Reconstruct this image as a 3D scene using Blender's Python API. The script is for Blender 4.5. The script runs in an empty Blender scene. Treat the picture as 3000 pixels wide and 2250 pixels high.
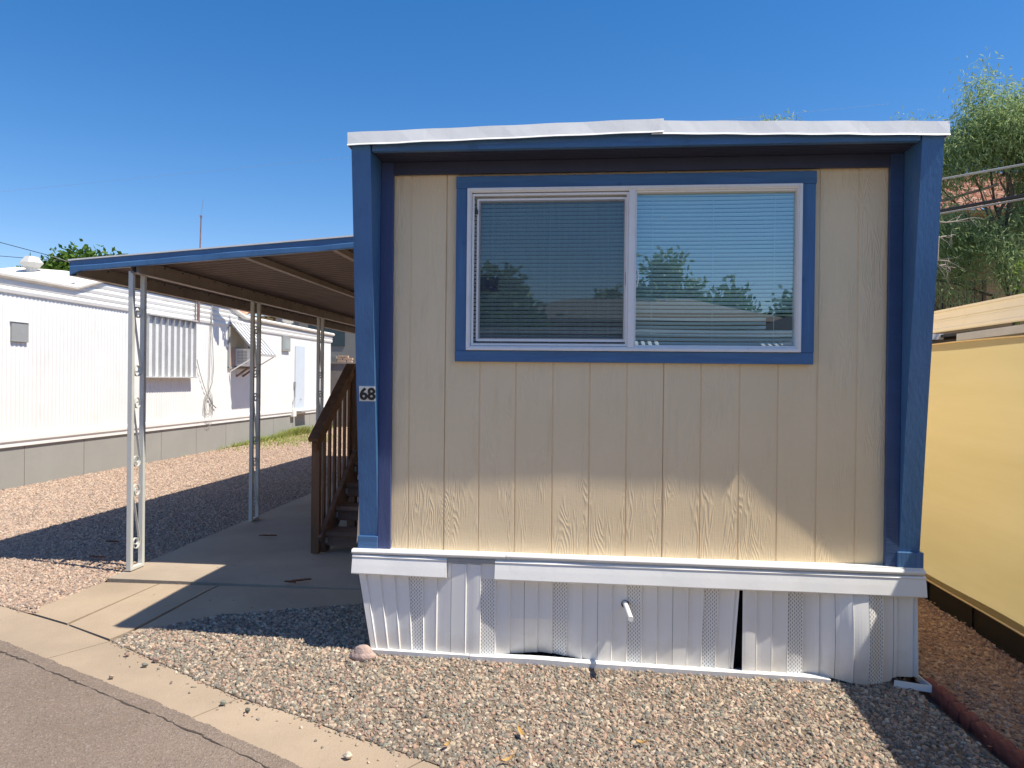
import bpy, bmesh, math, random
import numpy as np
from mathutils import Vector, Matrix
random.seed(7); rng = np.random.default_rng(7)
D = bpy.data; sc = bpy.context.scene; COL = sc.collection

# ------------------------------------------------------------------ camera
F = 2170.0                                    # focal length in photo pixels (3000 px wide)
YAW, PITCH, ROLL = map(math.radians, (5.635, -.2845, -.639))
CAM = Vector((0, 0, 1.5))
def _axes():
    cy, sy, cp, sp, cr, sr = (math.cos(YAW), math.sin(YAW), math.cos(PITCH), math.sin(PITCH), math.cos(ROLL), math.sin(ROLL))
    f = Vector((-sy*cp, cy*cp, sp)); r = Vector((cy, sy, 0)); u = r.cross(f)
    return r*cr - u*sr, u*cr + r*sr, f
AR, AU, AF = _axes()
cd = D.cameras.new('camera'); cam = D.objects.new('camera', cd); COL.objects.link(cam); sc.camera = cam
cd.sensor_width = 36; cd.lens = 36*F/3000; cd.clip_start = .05; cd.clip_end = 3000
cam.matrix_world = Matrix(((AR.x, AU.x, -AF.x, CAM.x), (AR.y, AU.y, -AF.y, CAM.y), (AR.z, AU.z, -AF.z, CAM.z), (0, 0, 0, 1)))
def ray(px, py): return AF + AR*((px-1500)/F) - AU*((py-1125)/F)

# ------------------------------------------------------------------ light
SUN = Vector((.553, -.140, 1.0)).normalized()
elev = math.asin(SUN.z); azim = math.atan2(SUN.x, SUN.y)
w = D.worlds.new('World'); sc.world = w; w.use_nodes = True
nt = w.node_tree; bg = nt.nodes['Background']
sky = nt.nodes.new('ShaderNodeTexSky'); sky.sky_type = 'NISHITA'; sky.sun_disc = False
sky.sun_elevation = elev; sky.sun_rotation = azim
sky.altitude = 300; sky.air_density = 1.0; sky.dust_density = .3; sky.ozone_density = 1.8
hs = nt.nodes.new('ShaderNodeHueSaturation'); hs.inputs['Saturation'].default_value = 1.40
nt.links.new(sky.outputs[0], hs.inputs['Color']); tn = nt.nodes.new('ShaderNodeMix'); tn.data_type = 'RGBA'; tn.blend_type = 'MULTIPLY'; tn.inputs[0].default_value = 1; tn.inputs[7].default_value = (1.06, .915, .96, 1)
nt.links.new(hs.outputs[0], tn.inputs[6]); nt.links.new(tn.outputs[2], bg.inputs[0]); bg.inputs[1].default_value = .112
sd = D.lights.new('sun', 'SUN'); so = D.objects.new('sun', sd); COL.objects.link(so)
sd.energy = 4.5; sd.angle = math.radians(.5); sd.color = (1, .92, .79)
so.rotation_euler = SUN.to_track_quat('Z', 'Y').to_euler(); so.location = (8, -4, 14)
sc.view_settings.view_transform = 'Standard'; sc.view_settings.look = 'None'
sc.view_settings.exposure = .58; sc.view_settings.gamma = 1
sc.cycles.max_bounces = 8; sc.cycles.diffuse_bounces = 4; sc.cycles.transparent_max_bounces = 16

# ------------------------------------------------------------------ helpers
def h(x, y):                                   # height of the lot: falls a little to the street and to the right
    return -.03*max(0, 5.0-max(y, 0)) - .014*max(0, min(x, 6)+1.2)
def gp(px, py, off=0):                         # a point on the ground seen at a photo pixel
    d = ray(px, py); z = 0
    for _ in range(8):
        p = CAM + d*((z-CAM.z)/d.z); z = h(p.x, p.y) + off
    return (p.x, p.y)
def onY(px, py, Y): d = ray(px, py); return CAM + d*(Y/d.y)
def onX(px, py, X): d = ray(px, py); return CAM + d*(X/d.x)

ORG = {}
def org(o):
    return ORG.get(o.name, Vector((0, 0, 0)))
class MB:
    def __init__(s): s.v = []; s.f = []; s.t = []; s.sm = []
    def add(s, vs, fs, smooth=False, tint=None):
        n = len(s.v); s.v += [tuple(p) for p in vs]; s.f += [tuple(i+n for i in f) for f in fs]
        s.sm += [smooth]*len(fs); s.t += [tint if tint is not None else .5]*len(fs); return s
    def box(s, x0, x1, y0, y1, z0, z1):
        v = [(x, y, z) for x in (x0, x1) for y in (y0, y1) for z in (z0, z1)]
        return s.add(v, [(0, 1, 3, 2), (4, 6, 7, 5), (0, 4, 5, 1), (2, 3, 7, 6), (0, 2, 6, 4), (1, 5, 7, 3)])
    def cbox(s, x0, x1, y0, y1, z0, z1, b=.004):   # box with small chamfers
        bm = bmesh.new(); bmesh.ops.create_cube(bm, size=1)
        for v in bm.verts: v.co = Vector(((x0+x1)/2+v.co.x*(x1-x0), (y0+y1)/2+v.co.y*(y1-y0), (z0+z1)/2+v.co.z*(z1-z0)))
        bmesh.ops.bevel(bm, geom=list(bm.edges), offset=b, segments=2, profile=.6, affect='EDGES', clamp_overlap=True)
        return s.bm(bm)
    def bm(s, bm, M=None, smooth=False):
        bm.verts.ensure_lookup_table(); bm.verts.index_update()
        vs = [(M @ v.co if M else v.co.copy()) for v in bm.verts]
        s.add(vs, [[v.index for v in f.verts] for f in bm.faces], smooth); bm.free(); return s
    def beam(s, a, b, w, t, up=(0, 0, 1)):        # rectangular bar from a to b
        a = Vector(a); b = Vector(b); d = (b-a).normalized(); u = Vector(up)
        sd_ = d.cross(u).normalized(); u = sd_.cross(d)
        v = [p + sd_*i*w/2 + u*j*t/2 for p in (a, b) for i, j in ((-1, -1), (1, -1), (1, 1), (-1, 1))]
        return s.add(v, [(0, 1, 2, 3), (7, 6, 5, 4), (0, 4, 5, 1), (1, 5, 6, 2), (2, 6, 7, 3), (3, 7, 4, 0)])
    def tube(s, pts, r, n=8, cap=True):
        pts = [Vector(p) for p in pts]; rs = r if hasattr(r, '__len__') else [r]*len(pts)
        vs = []; up = None
        for i, p in enumerate(pts):
            d = (pts[min(i+1, len(pts)-1)]-pts[max(i-1, 0)]).normalized()
            if up is None: up = Vector((0, 0, 1)) if abs(d.z) < .9 else Vector((1, 0, 0))
            sx = d.cross(up).normalized(); up = sx.cross(d).normalized()
            vs += [p + (sx*math.cos(a)+up*math.sin(a))*rs[i] for a in [2*math.pi*k/n for k in range(n)]]
        fs = [(i*n+k, i*n+(k+1) % n, (i+1)*n+(k+1) % n, (i+1)*n+k) for i in range(len(pts)-1) for k in range(n)]
        s.add(vs, fs, True)
        if cap: s.add(vs[:n], [tuple(range(n))[::-1]]); s.add(vs[-n:], [tuple(range(n))])
        return s
    def sweepY(s, prof, y0, y1, close=False, caps=False, n=1):   # profile [(x,z)] along Y
        return s._sw([[(x, y, z) for x, z in prof] for y in np.linspace(y0, y1, n+1)], close, caps)
    def sweepX(s, prof, x0, x1, close=False, caps=False, n=1):   # profile [(y,z)] along X
        return s._sw([[(x, y, z) for y, z in prof] for x in np.linspace(x0, x1, n+1)], close, caps)
    def _sw(s, rows, close, caps):
        m = len(rows[0]); vs = [p for r in rows for p in r]; k = m if close else m-1
        fs = [(i*m+j, i*m+(j+1) % m, (i+1)*m+(j+1) % m, (i+1)*m+j) for i in range(len(rows)-1) for j in range(k)]
        s.add(vs, fs)
        if caps: s.add(rows[0], [tuple(range(m))]); s.add(rows[-1], [tuple(range(m))[::-1]])
        return s
    def grid(s, fn, nu, nv, smooth=False):
        vs = [fn(i/nu, j/nv) for i in range(nu+1) for j in range(nv+1)]
        fs = [(i*(nv+1)+j, (i+1)*(nv+1)+j, (i+1)*(nv+1)+j+1, i*(nv+1)+j+1) for i in range(nu) for j in range(nv)]
        return s.add(vs, fs, smooth)
    def quads(s, Q, tints):                       # Q: (n,4,3)
        n0 = len(s.v); s.v += [tuple(p) for p in Q.reshape(-1, 3).tolist()]
        s.f += [(n0+4*i, n0+4*i+1, n0+4*i+2, n0+4*i+3) for i in range(len(Q))]
        s.sm += [False]*len(Q); s.t += list(tints); return s
    def build(s, name, mat, parent=None, loc=None, recalc=True):
        me = D.meshes.new(name); o0 = org(parent) if parent else Vector(loc or (0, 0, 0))
        me.from_pydata([(p[0]-o0.x, p[1]-o0.y, p[2]-o0.z) for p in s.v], [], s.f)
        me.polygons.foreach_set('use_smooth', s.sm)
        if any(t != .5 for t in s.t):
            at = me.attributes.new('tint', 'FLOAT', 'FACE'); at.data.foreach_set('value', s.t)
        me.materials.append(mat)
        if recalc and len(s.f) < 20000:
            b = bmesh.new(); b.from_mesh(me); bmesh.ops.recalc_face_normals(b, faces=b.faces); b.to_mesh(me); b.free()
        o = D.objects.new(name, me); COL.objects.link(o)
        if parent: o.parent = parent
        else: o.location = o0
        ORG[o.name] = o0; return o
def tag(o, label=None, cat=None, group=None, kind=None):
    for k, v in (('label', label), ('category', cat), ('group', group), ('kind', kind)):
        if v: o[k] = v
    return o
def thing(name, loc, label, cat, group=None):
    o = D.objects.new(name, None); COL.objects.link(o); o.location = loc; ORG[o.name] = Vector(loc)
    o.empty_display_size = .2; return tag(o, label, cat, group)
def dup(root, loc, label=None):
    def rec(o, par):
        c = o.copy(); COL.objects.link(c); ORG[c.name] = org(o)
        if par: c.parent = par
        for ch in list(kids.get(o, [])): rec(ch, c)
        return c
    kids = {}
    for o in D.objects:
        if o.parent: kids.setdefault(o.parent, []).append(o)
    r = rec(root, None); r.location = loc
    if label: r['label'] = label
    return r
def subdiv_poly(bm, cell):
    xs = [v.co.x for v in bm.verts]; ys = [v.co.y for v in bm.verts]
    for ax, lo, hi in ((0, min(xs), max(xs)), (1, min(ys), max(ys))):
        n = int((hi-lo)/cell)
        cuts = [lo+cell*(i+1) for i in range(min(n, 60))] + ([-1.2] if ax == 0 else [5.0, 0.0])
        for c in cuts:
            if lo < c < hi:
                nrm = Vector((1, 0, 0)) if ax == 0 else Vector((0, 1, 0))
                bmesh.ops.bisect_plane(bm, geom=bm.verts[:]+bm.edges[:]+bm.faces[:], plane_co=nrm*c, plane_no=nrm, dist=1e-5)
def patch(name, polys, off, mat, thick=0, cell=.5, bevel=0):   # sheets that follow the ground height
    bm = bmesh.new()
    if polys and not hasattr(polys[0][0], '__len__'): polys = [polys]
    for P in polys: bm.faces.new([bm.verts.new((x, y, 0)) for x, y in P])
    bmesh.ops.triangulate(bm, faces=bm.faces[:])
    subdiv_poly(bm, cell)
    if thick:
        r = bmesh.ops.extrude_face_region(bm, geom=bm.faces[:])
        for e in r['geom']:
            if isinstance(e, bmesh.types.BMVert): e.co.z = -thick
    for v in bm.verts: v.co.z += h(v.co.x, v.co.y) + off
    bmesh.ops.recalc_face_normals(bm, faces=bm.faces[:])
    me = D.meshes.new(name)
    if not thick:
        for f in bm.faces:
            if f.normal.z < 0: f.normal_flip()
    bm.to_mesh(me); bm.free(); me.materials.append(mat)
    o = D.objects.new(name, me); COL.objects.link(o); o['kind'] = 'structure'; return o

# ------------------------------------------------------------------ materials
class NT:
    def __init__(s, name):
        s.m = D.materials.new(name); s.m.use_nodes = True; s.t = s.m.node_tree; s.n = s.t.nodes; s.b = s.n['Principled BSDF']
        s.out = s.n['Material Output']; s._tc = None
    def N(s, ty, **k):
        n = s.n.new(ty)
        for a, b in k.items():
            if a.startswith('i_'):
                key = a[2:].replace('_', ' ')
                n.inputs[int(key) if key.isdigit() else key].default_value = b
            else: setattr(n, a, b)
        return n
    def L(s, a, b): s.t.links.new(a, b); return s
    def tc(s):
        if not s._tc: s._tc = s.N('ShaderNodeTexCoord')
        return s._tc.outputs['Object']
    def map(s, scale=(1, 1, 1), src=None):
        m = s.N('ShaderNodeMapping'); m.inputs['Scale'].default_value = scale; s.L(src or s.tc(), m.inputs[0]); return m.outputs[0]
    def noise(s, scale, detail=4, rough=.6, src=None, dist=0):
        n = s.N('ShaderNodeTexNoise'); n.inputs['Scale'].default_value = scale; n.inputs['Detail'].default_value = detail
        n.inputs['Roughness'].default_value = rough; n.inputs['Distortion'].default_value = dist; s.L(src or s.tc(), n.inputs[0]); return n.outputs[0]
    def math(s, op, a, b=None, c=None, clamp=False):
        n = s.N('ShaderNodeMath', operation=op, use_clamp=clamp)
        for i, x in enumerate((a, b, c)):
            if x is None: continue
            if isinstance(x, (int, float)): n.inputs[i].default_value = x
            else: s.L(x, n.inputs[i])
        return n.outputs[0]
    def ramp(s, fac, stops, const=False):
        n = s.N('ShaderNodeValToRGB'); s.L(fac, n.inputs[0]); e = n.color_ramp.elements
        if const: n.color_ramp.interpolation = 'CONSTANT'
        while len(e) < len(stops): e.new(.5)
        for q, (p, c) in zip(e, stops): q.position = p; q.color = (*c, 1) if len(c) == 3 else c
        return n.outputs[0]
    def mix(s, fac, a, b, blend='MIX'):
        n = s.N('ShaderNodeMix', data_type='RGBA', blend_type=blend)
        for i, x in ((0, fac), (6, a), (7, b)):
            if isinstance(x, (int, float)): n.inputs[i].default_value = x
            elif isinstance(x, tuple): n.inputs[i].default_value = (*x, 1)
            else: s.L(x, n.inputs[i])
        return n.outputs[2]
    def bump(s, hgt, dist=.01, strength=1, prev=None):
        n = s.N('ShaderNodeBump'); n.inputs['Distance'].default_value = dist; n.inputs['Strength'].default_value = strength
        s.L(hgt, n.inputs['Height'])
        if prev is not None: s.L(prev, n.inputs['Normal'])
        s.L(n.outputs[0], s.b.inputs['Normal']); return n.outputs[0]
    def col(s, c):
        if isinstance(c, tuple): s.b.inputs['Base Color'].default_value = (*c, 1)
        else: s.L(c, s.b.inputs['Base Color'])
        return s
def sc3(c, k): return tuple(min(1, x*k) for x in c)
def simple(name, c, rough=.6, var=.12, vs=3, bump=0, bs=40, metal=0, spec=.4, stretch=(1, 1, 1), dirt=None, dirt_amt=.4):
    m = NT(name)
    n = m.noise(vs, 5, .6, m.map(stretch))
    c1 = m.ramp(n, [(.3, sc3(c, 1-var)), (.7, sc3(c, 1+var))])
    if dirt:
        d = m.noise(vs*2.3, 6, .7, m.map((1, 1, .35)))
        c1 = m.mix(m.math('MULTIPLY', m.ramp(d, [(.55, (0, 0, 0)), (.72, (1, 1, 1))]), dirt_amt), c1, dirt)
    m.col(c1); m.b.inputs['Roughness'].default_value = rough; m.b.inputs['Metallic'].default_value = metal
    m.b.inputs['Specular IOR Level'].default_value = spec
    if bump: m.bump(m.noise(bs, 4, .6, m.map(stretch)), bump)
    return m.m

BLUE = (.062, .158, .325)
M_blue = simple('blue_paint', BLUE, .36, .13, 5, .0022, 70, stretch=(1, 1, .3), dirt=(.03, .07, .17), dirt_amt=.35)
def blue_board(name, stretch):
    m = NT(name)
    g = m.noise(30, 5, .6, m.map(stretch)); k = m.noise(9, 3, .5)
    knot = m.ramp(k, [(.66, (0, 0, 0)), (.72, (1, 1, 1))])
    c = m.mix(m.ramp(g, [(.35, (0, 0, 0)), (.7, (1, 1, 1))]), sc3(BLUE, .85), sc3(BLUE, 1.12))
    m.col(m.mix(m.math('MULTIPLY', knot, .5), c, sc3(BLUE, .6))); m.b.inputs['Roughness'].default_value = .5
    b1 = m.bump(g, .003); m.bump(m.noise(120, 3), .001, prev=b1); return m.m
M_blueshade = simple('shaded_blue_paint', (.042, .048, .085), .6, .1, 6, .0015, 50)  # trim blue with the shade under the roof put into its colour
M_purple = simple('violet_blue_paint', (.062, .085, .19), .5, .1, 6, .0025, 60, stretch=(1.4, 1, .2))
M_deep = simple('deep_blue_paint', (.040, .078, .175), .5, .1, 6, .0025, 60, stretch=(.2, 1, 1.6))
M_blueH = blue_board('blue_board_grain_across', (.12, 1, 1.6)); M_blueV = blue_board('blue_board_grain_upright', (1.6, 1, .12))
M_white = simple('white_vinyl', (.80, .80, .78), .45, .03, 4, .0006, 30, dirt=(.62, .59, .52), dirt_amt=.25)
M_whitemetal = simple('white_painted_metal', (.84, .84, .81), .42, .04, 5, .0008, 12, dirt=(.6, .58, .54), dirt_amt=.3)
M_frame = simple('window_vinyl', (.85, .84, .82), .4, .03, 8, dirt=(.55, .5, .5), dirt_amt=.25)
M_trailer = simple('neighbour_white_siding', (.82, .82, .80), .5, .04, 1.2, .001, 8, dirt=(.66, .62, .56), dirt_amt=.35)
M_trailer_roof = simple('white_roof_coating', (.80, .77, .70), .8, .05, 2, .004, 20, dirt=(.6, .55, .47))
M_ventm = simple('weathered_vent_metal', (.52, .52, .50), .5, .08, 6, dirt=(.4, .37, .33))
M_gskirt = simple('grey_skirting', (.33, .33, .305), .75, .05, 1.5, .002, 14, dirt=(.33, .31, .28))
M_shut = simple('shutter_panel', (.74, .77, .80), .5, .05, 3, dirt=(.5, .42, .36), dirt_amt=.5)
M_rib = simple('grey_rib', (.50, .50, .49), .5, .08, 6, dirt=(.5, .45, .4))
M_seam = simple('rusty_seam', (.22, .17, .15), .8, .2, 6)
M_post = simple('post_paint', (.60, .61, .57), .45, .05, 6, .0006, 60, dirt=(.36, .32, .26), dirt_amt=.35)
M_under = simple('carport_underside', (.19, .145, .135), .55, .12, 3, .001, 30, dirt=(.12, .09, .07))
M_beam = simple('carport_beam', (.36, .30, .26), .5, .12, 4, .001, 20, dirt=(.18, .13, .1), dirt_amt=.6)
M_wood = simple('stained_wood', (.155, .08, .042), .6, .35, 14, .003, 60, stretch=(1, 1, .12), dirt=(.05, .035, .025))
M_woodH = simple('weathered_tread', (.19, .12, .085), .75, .3, 12, .003, 60, stretch=(.15, 1, 1), dirt=(.06, .045, .035))
M_galv = simple('galvanised', (.5, .52, .53), .35, .08, 20, metal=.8)
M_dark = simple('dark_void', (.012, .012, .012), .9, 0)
M_darkmetal = simple('dark_metal', (.05, .05, .05), .5, .1)
M_grey = simple('grey_metal', (.33, .34, .34), .5, .05, 10, dirt=(.25, .23, .2))
M_brown = simple('brown_wall', (.09, .06, .04), .8, .15, 3)
M_black = simple('black_plastic', (.012, .013, .013), .5, .2, 8)
M_cream = simple('cream_metal', (.86, .85, .80), .45, .03, 3, dirt=(.6, .5, .36))
M_redbrick = simple('red_edging', (.23, .072, .052), .85, .25, 18, .004, 60, dirt=(.36, .2, .16), dirt_amt=.5)
M_stucco_grey = simple('grey_stucco', (.25, .25, .225), .9, .06, 1, .004, 30)
M_stucco_tan = simple('tan_stucco', (.36, .25, .12), .9, .08, 1, .004, 30)
M_block = simple('block_wall', (.27, .24, .21), .9, .12, 2, .006, 18, dirt=(.2, .17, .15))
M_brickpale = simple('pale_brick', (.55, .38, .26), .85, .2, 6, .004, 40)
M_bark = simple('bark', (.12, .095, .07), .9, .3, 10, .01, 30, stretch=(1, 1, .3))
M_twig = simple('dry_twig', (.30, .26, .21), .85, .2, 20)
M_wire = simple('wire_black', (.02, .02, .02), .5, .1)
M_wiregrey = simple('wire_grey', (.32, .32, .30), .5, .1)
M_pod = simple('dry_pod', (.24, .09, .035), .6, .3, 30, .002, 60)
M_dry = simple('dry_leaf', (.50, .31, .10), .6, .25, 40)
M_rock = simple('pink_rock', (.46, .34, .29), .9, .25, 12, .01, 40)
M_glassroof = simple('grey_shingles', (.20, .18, .17), .9, .15, 4)
M_houseback = simple('beige_stucco', (.45, .36, .27), .9, .08, 1)

def mat_siding():
    m = NT('beige_wood_siding'); sx = m.N('ShaderNodeSeparateXYZ'); m.L(m.tc(), sx.inputs[0])
    pl = m.math('FLOOR', m.math('DIVIDE', m.math('ADD', sx.outputs[0], 10-.0035), .2032))
    wn = m.N('ShaderNodeTexWhiteNoise', noise_dimensions='1D'); m.L(pl, wn.inputs['W'])
    off = m.N('ShaderNodeVectorMath', operation='MULTIPLY_ADD'); m.L(wn.outputs['Color'], off.inputs[0])
    off.inputs[1].default_value = (.6, 3, 9); m.L(m.tc(), off.inputs[2])
    v = off.outputs[0]
    # cathedral grain: contour lines of a stretched noise field
    f = m.noise(1.0, 2, .5, m.map((11, 1, 1.7), v)); rings = m.math('SINE', m.math('MULTIPLY', f, 120))
    rings = m.math('POWER', m.math('MULTIPLY_ADD', rings, .5, .5), 1.6)
    fine = m.noise(1.0, 4, .65, m.map((170, 1, 9), v)); cross = m.noise(1, 3, .6, m.map((26, 1, 120), v))
    msk = m.ramp(m.noise(1, 2, .5, m.map((9, 1, 2.2), v)), [(.42, (0, 0, 0)), (.56, (1, 1, 1))])
    hgt = m.math('ADD', m.math('MULTIPLY', m.math('MULTIPLY', rings, msk), 1.0),
                 m.math('ADD', m.math('MULTIPLY', fine, .75), m.math('MULTIPLY', cross, .45)))
    n = m.noise(2.2, 5, .6); st = m.noise(1, 4, .6, m.map((22, 1, 1.3)))
    c = m.ramp(n, [(.3, (.83, .655, .41)), (.7, (.88, .70, .45))])
    c = m.mix(m.math('MULTIPLY', m.ramp(st, [(.58, (0, 0, 0)), (.74, (1, 1, 1))]), .2), c, (.72, .57, .38))
    m.col(c); m.b.inputs['Roughness'].default_value = .55
    m.bump(hgt, .0012, 1); return m.m
M_siding = mat_siding()

def mat_vent():                                     # vented strip: staggered slots
    m = NT('vented_vinyl'); sx = m.N('ShaderNodeSeparateXYZ'); m.L(m.tc(), sx.inputs[0])
    X = m.math('DIVIDE', m.math('ADD', sx.outputs[0], 20), .0095); Z = m.math('DIVIDE', m.math('ADD', sx.outputs[2], 20), .021)
    par = m.math('MODULO', m.math('FLOOR', X), 2)
    fx = m.math('ABSOLUTE', m.math('SUBTRACT', m.math('FRACT', X), .5)); fz = m.math('ABSOLUTE', m.math('SUBTRACT', m.math('FRACT', m.math('ADD', Z, m.math('MULTIPLY', par, .5))), .5))
    hole = m.math('MULTIPLY', m.math('LESS_THAN', fx, .19), m.math('LESS_THAN', fz, .24))
    m.col(m.mix(hole, (.80, .80, .78), (.20, .195, .19))); m.b.inputs['Roughness'].default_value = .45; m.bump(hole, -.002); return m.m
M_vent = mat_vent()
def mat_skirt():
    m = NT('splashed_white_vinyl'); sx = m.N('ShaderNodeSeparateXYZ'); m.L(m.tc(), sx.inputs[0])
    n = m.noise(7, 6, .75); lo = m.math('MULTIPLY_ADD', sx.outputs[2], -5.5, .62); f = m.math('MULTIPLY', m.math('ADD', lo, m.math('MULTIPLY_ADD', n, 1.6, -.8)), .55, clamp=True)
    st = m.noise(1, 5, .7, m.map((38, 1, 1.5))); c = m.mix(m.math('MULTIPLY', m.ramp(st, [(.55, (0, 0, 0)), (.75, (1, 1, 1))]), .22), (.81, .81, .79), (.62, .60, .55))
    m.col(m.mix(f, c, (.52, .44, .34))); m.b.inputs['Roughness'].default_value = .45; m.bump(m.noise(1, 3, .6, m.map((160, 1, 3))), .0006); return m.m
M_skirt = mat_skirt()

def mat_concrete(name, c, spots=True):
    m = NT(name); n = m.noise(1.1, 6, .6); n2 = m.noise(14, 6, .7); n3 = m.noise(90, 3, .6)
    col = m.ramp(n, [(.3, sc3(c, .80)), (.7, sc3(c, 1.12))])
    col = m.mix(m.math('MULTIPLY', m.ramp(n2, [(.56, (0, 0, 0)), (.72, (1, 1, 1))]), .22), col, sc3(c, .68))
    if spots:
        v = m.N('ShaderNodeTexVoronoi'); v.inputs['Scale'].default_value = 11; m.L(m.tc(), v.inputs[0])
        s = m.math('MULTIPLY', m.math('LESS_THAN', v.outputs['Distance'], .10), m.math('GREATER_THAN', m.noise(3, 2), .52))
        col = m.mix(m.math('MULTIPLY', s, .8), col, sc3(c, .38))
    m.col(col); m.b.inputs['Roughness'].default_value = .9
    b = m.bump(n3, .0025); m.bump(n2, .003, prev=b); return m.m
M_slab = mat_concrete('slab_concrete', (.40, .325, .245)); M_curb = mat_concrete('curb_concrete', (.385, .30, .213)); M_apron = mat_concrete('apron_concrete', (.40, .31, .215))
def mat_asphalt():
    m = NT('worn_asphalt'); n = m.noise(.9, 5, .6); n2 = m.noise(60, 5, .7); n3 = m.noise(190, 2, .6)
    c = m.ramp(n, [(.3, (.205, .155, .118)), (.7, (.27, .21, .165))])
    c = m.mix(m.math('MULTIPLY', m.ramp(n2, [(.40, (1, 1, 1)), (.52, (0, 0, 0))]), .35), c, (.10, .078, .066))
    st = m.noise(.45, 6, .7, m.map((1, 2.2, 1))); c = m.mix(m.math('MULTIPLY', m.ramp(st, [(.56, (0, 0, 0)), (.68, (1, 1, 1))]), .35), c, (.12, .095, .08))
    sp_ = m.noise(7, 5, .75); c = m.mix(m.math('MULTIPLY', m.ramp(sp_, [(.64, (0, 0, 0)), (.72, (1, 1, 1))]), .5), c, (.33, .275, .225))
    v = m.N('ShaderNodeTexVoronoi'); v.inputs['Scale'].default_value = 130; m.L(m.tc(), v.inputs[0])
    c = m.mix(m.math('MULTIPLY', m.math('GREATER_THAN', v.outputs['Color'], .80), .45), c, (.34, .29, .25))
    c = m.mix(m.math('MULTIPLY', m.math('LESS_THAN', v.outputs['Color'], .12), .5), c, (.09, .07, .06))
    m.col(c); m.b.inputs['Roughness'].default_value = .95
    b = m.bump(n2, .006); m.bump(v.outputs['Distance'], .004, prev=b); return m.m
M_asphalt = mat_asphalt()
M_crack = simple('crack_fill', (.07, .055, .045), .95, .3, 30, .004, 60)
def mat_pebble(name, cols, dust):
    m = NT(name); oi = m.N('ShaderNodeObjectInfo'); n = len(cols)
    c = m.ramp(oi.outputs['Random'], [(i/n, cc) for i, cc in enumerate(cols)], True)
    c = m.mix(m.math('MULTIPLY', m.noise(60, 4, .6), .35), c, dust)
    m.col(c); m.b.inputs['Roughness'].default_value = .85; m.bump(m.noise(300, 2), .001); return m.m
P_FRONT = [(.13, .135, .115), (.36, .25, .18), (.46, .37, .27), (.19, .195, .165), (.30, .215, .165), (.52, .43, .31), (.25, .22, .18), (.40, .315, .23),
           (.10, .105, .09), (.46, .33, .24), (.22, .235, .19), (.58, .50, .39), (.33, .265, .205), (.27, .18, .145), (.38, .325, .24), (.17, .15, .125), (.21, .20, .165), (.43, .27, .19)]
M_pebF = mat_pebble('front_pebbles', P_FRONT, (.42, .33, .25))
M_pebL = mat_pebble('yard_pebbles', [(.42, .30, .225), (.33, .24, .19), (.50, .38, .285), (.26, .20, .165), (.50, .35, .26), (.40, .32, .25), (.21, .17, .145), (.56, .45, .34)], (.45, .34, .26))
M_pebR = mat_pebble('side_pebbles', [(.42, .26, .17), (.32, .20, .14), (.50, .33, .21), (.25, .17, .13), (.54, .38, .25), (.38, .27, .20)], (.45, .30, .20))
M_shadedirtF = simple('shade_dark_fines', (.17, .13, .095), .95, .3, 25, .006, 90)  # fines, darkened to paint the shade in the gaps between stones
M_dirtL = simple('pink_fines', (.36, .25, .18), .95, .25, 22, .006, 70)
M_dirtR = simple('brown_fines', (.30, .19, .125), .95, .3, 22, .006, 70)
M_ground = simple('bare_ground', (.33, .24, .17), .95, .2, .6, .01, 12)

def mat_leaf(name, c0, c1, trans=.35):
    m = NT(name); a = m.N('ShaderNodeAttribute', attribute_name='tint')
    c = m.ramp(a.outputs['Fac'], [(0, c0), (.65, tuple((x+y)/2 for x, y in zip(c0, c1))), (1, c1)])
    m.col(c); m.b.inputs['Roughness'].default_value = .5; m.b.inputs['Specular IOR Level'].default_value = .35
    t = m.N('ShaderNodeBsdfTranslucent'); m.L(c, t.inputs[0]); mx = m.N('ShaderNodeMixShader'); mx.inputs[0].default_value = trans
    m.L(m.b.outputs[0], mx.inputs[1]).L(t.outputs[0], mx.inputs[2]).L(mx.outputs[0], m.out.inputs[0]); return m.m
M_leafR = mat_leaf('willowy_leaves', (.17, .28, .12), (.56, .66, .30), .5); M_leafL = mat_leaf('citrus_leaves', (.03, .085, .012), (.19, .33, .04))
M_leafB = mat_leaf('bright_leaves', (.09, .19, .025), (.34, .46, .09)); M_grass = mat_leaf('weed_blades', (.26, .36, .08), (.58, .58, .24))
M_leafW = mat_leaf('green_crown', (.05, .12, .03), (.18, .30, .07))

def mat_glass():
    m = NT('window_glass'); m.n.remove(m.b)
    g = m.N('ShaderNodeBsdfGlossy'); g.inputs['Roughness'].default_value = .0; g.inputs['Color'].default_value = (.84, .97, 1, 1)
    bp = m.N('ShaderNodeBump'); bp.inputs['Distance'].default_value = .003; bp.inputs['Strength'].default_value = .35
    m.L(m.noise(1.6, 1, .4), bp.inputs['Height']).L(bp.outputs[0], g.inputs['Normal'])
    t = m.N('ShaderNodeBsdfTransparent'); t.inputs[0].default_value = (.66, .86, .90, 1)
    mx = m.N('ShaderNodeMixShader'); mx.inputs[0].default_value = .24
    m.L(t.outputs[0], mx.inputs[1]).L(g.outputs[0], mx.inputs[2]).L(mx.outputs[0], m.out.inputs[0]); return m.m
M_glass = mat_glass()
def mat_screen():
    m = NT('insect_screen'); t = m.N('ShaderNodeBsdfTransparent'); mx = m.N('ShaderNodeMixShader')
    m.col((.045, .045, .05)); m.b.inputs['Roughness'].default_value = .7
    n = m.noise(1, 3, .5, m.map((60, 1, 3)))
    m.L(m.math('MULTIPLY_ADD', n, .14, .34), mx.inputs[0])
    m.L(t.outputs[0], mx.inputs[1]).L(m.b.outputs[0], mx.inputs[2]).L(mx.outputs[0], m.out.inputs[0]); return m.m
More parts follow.
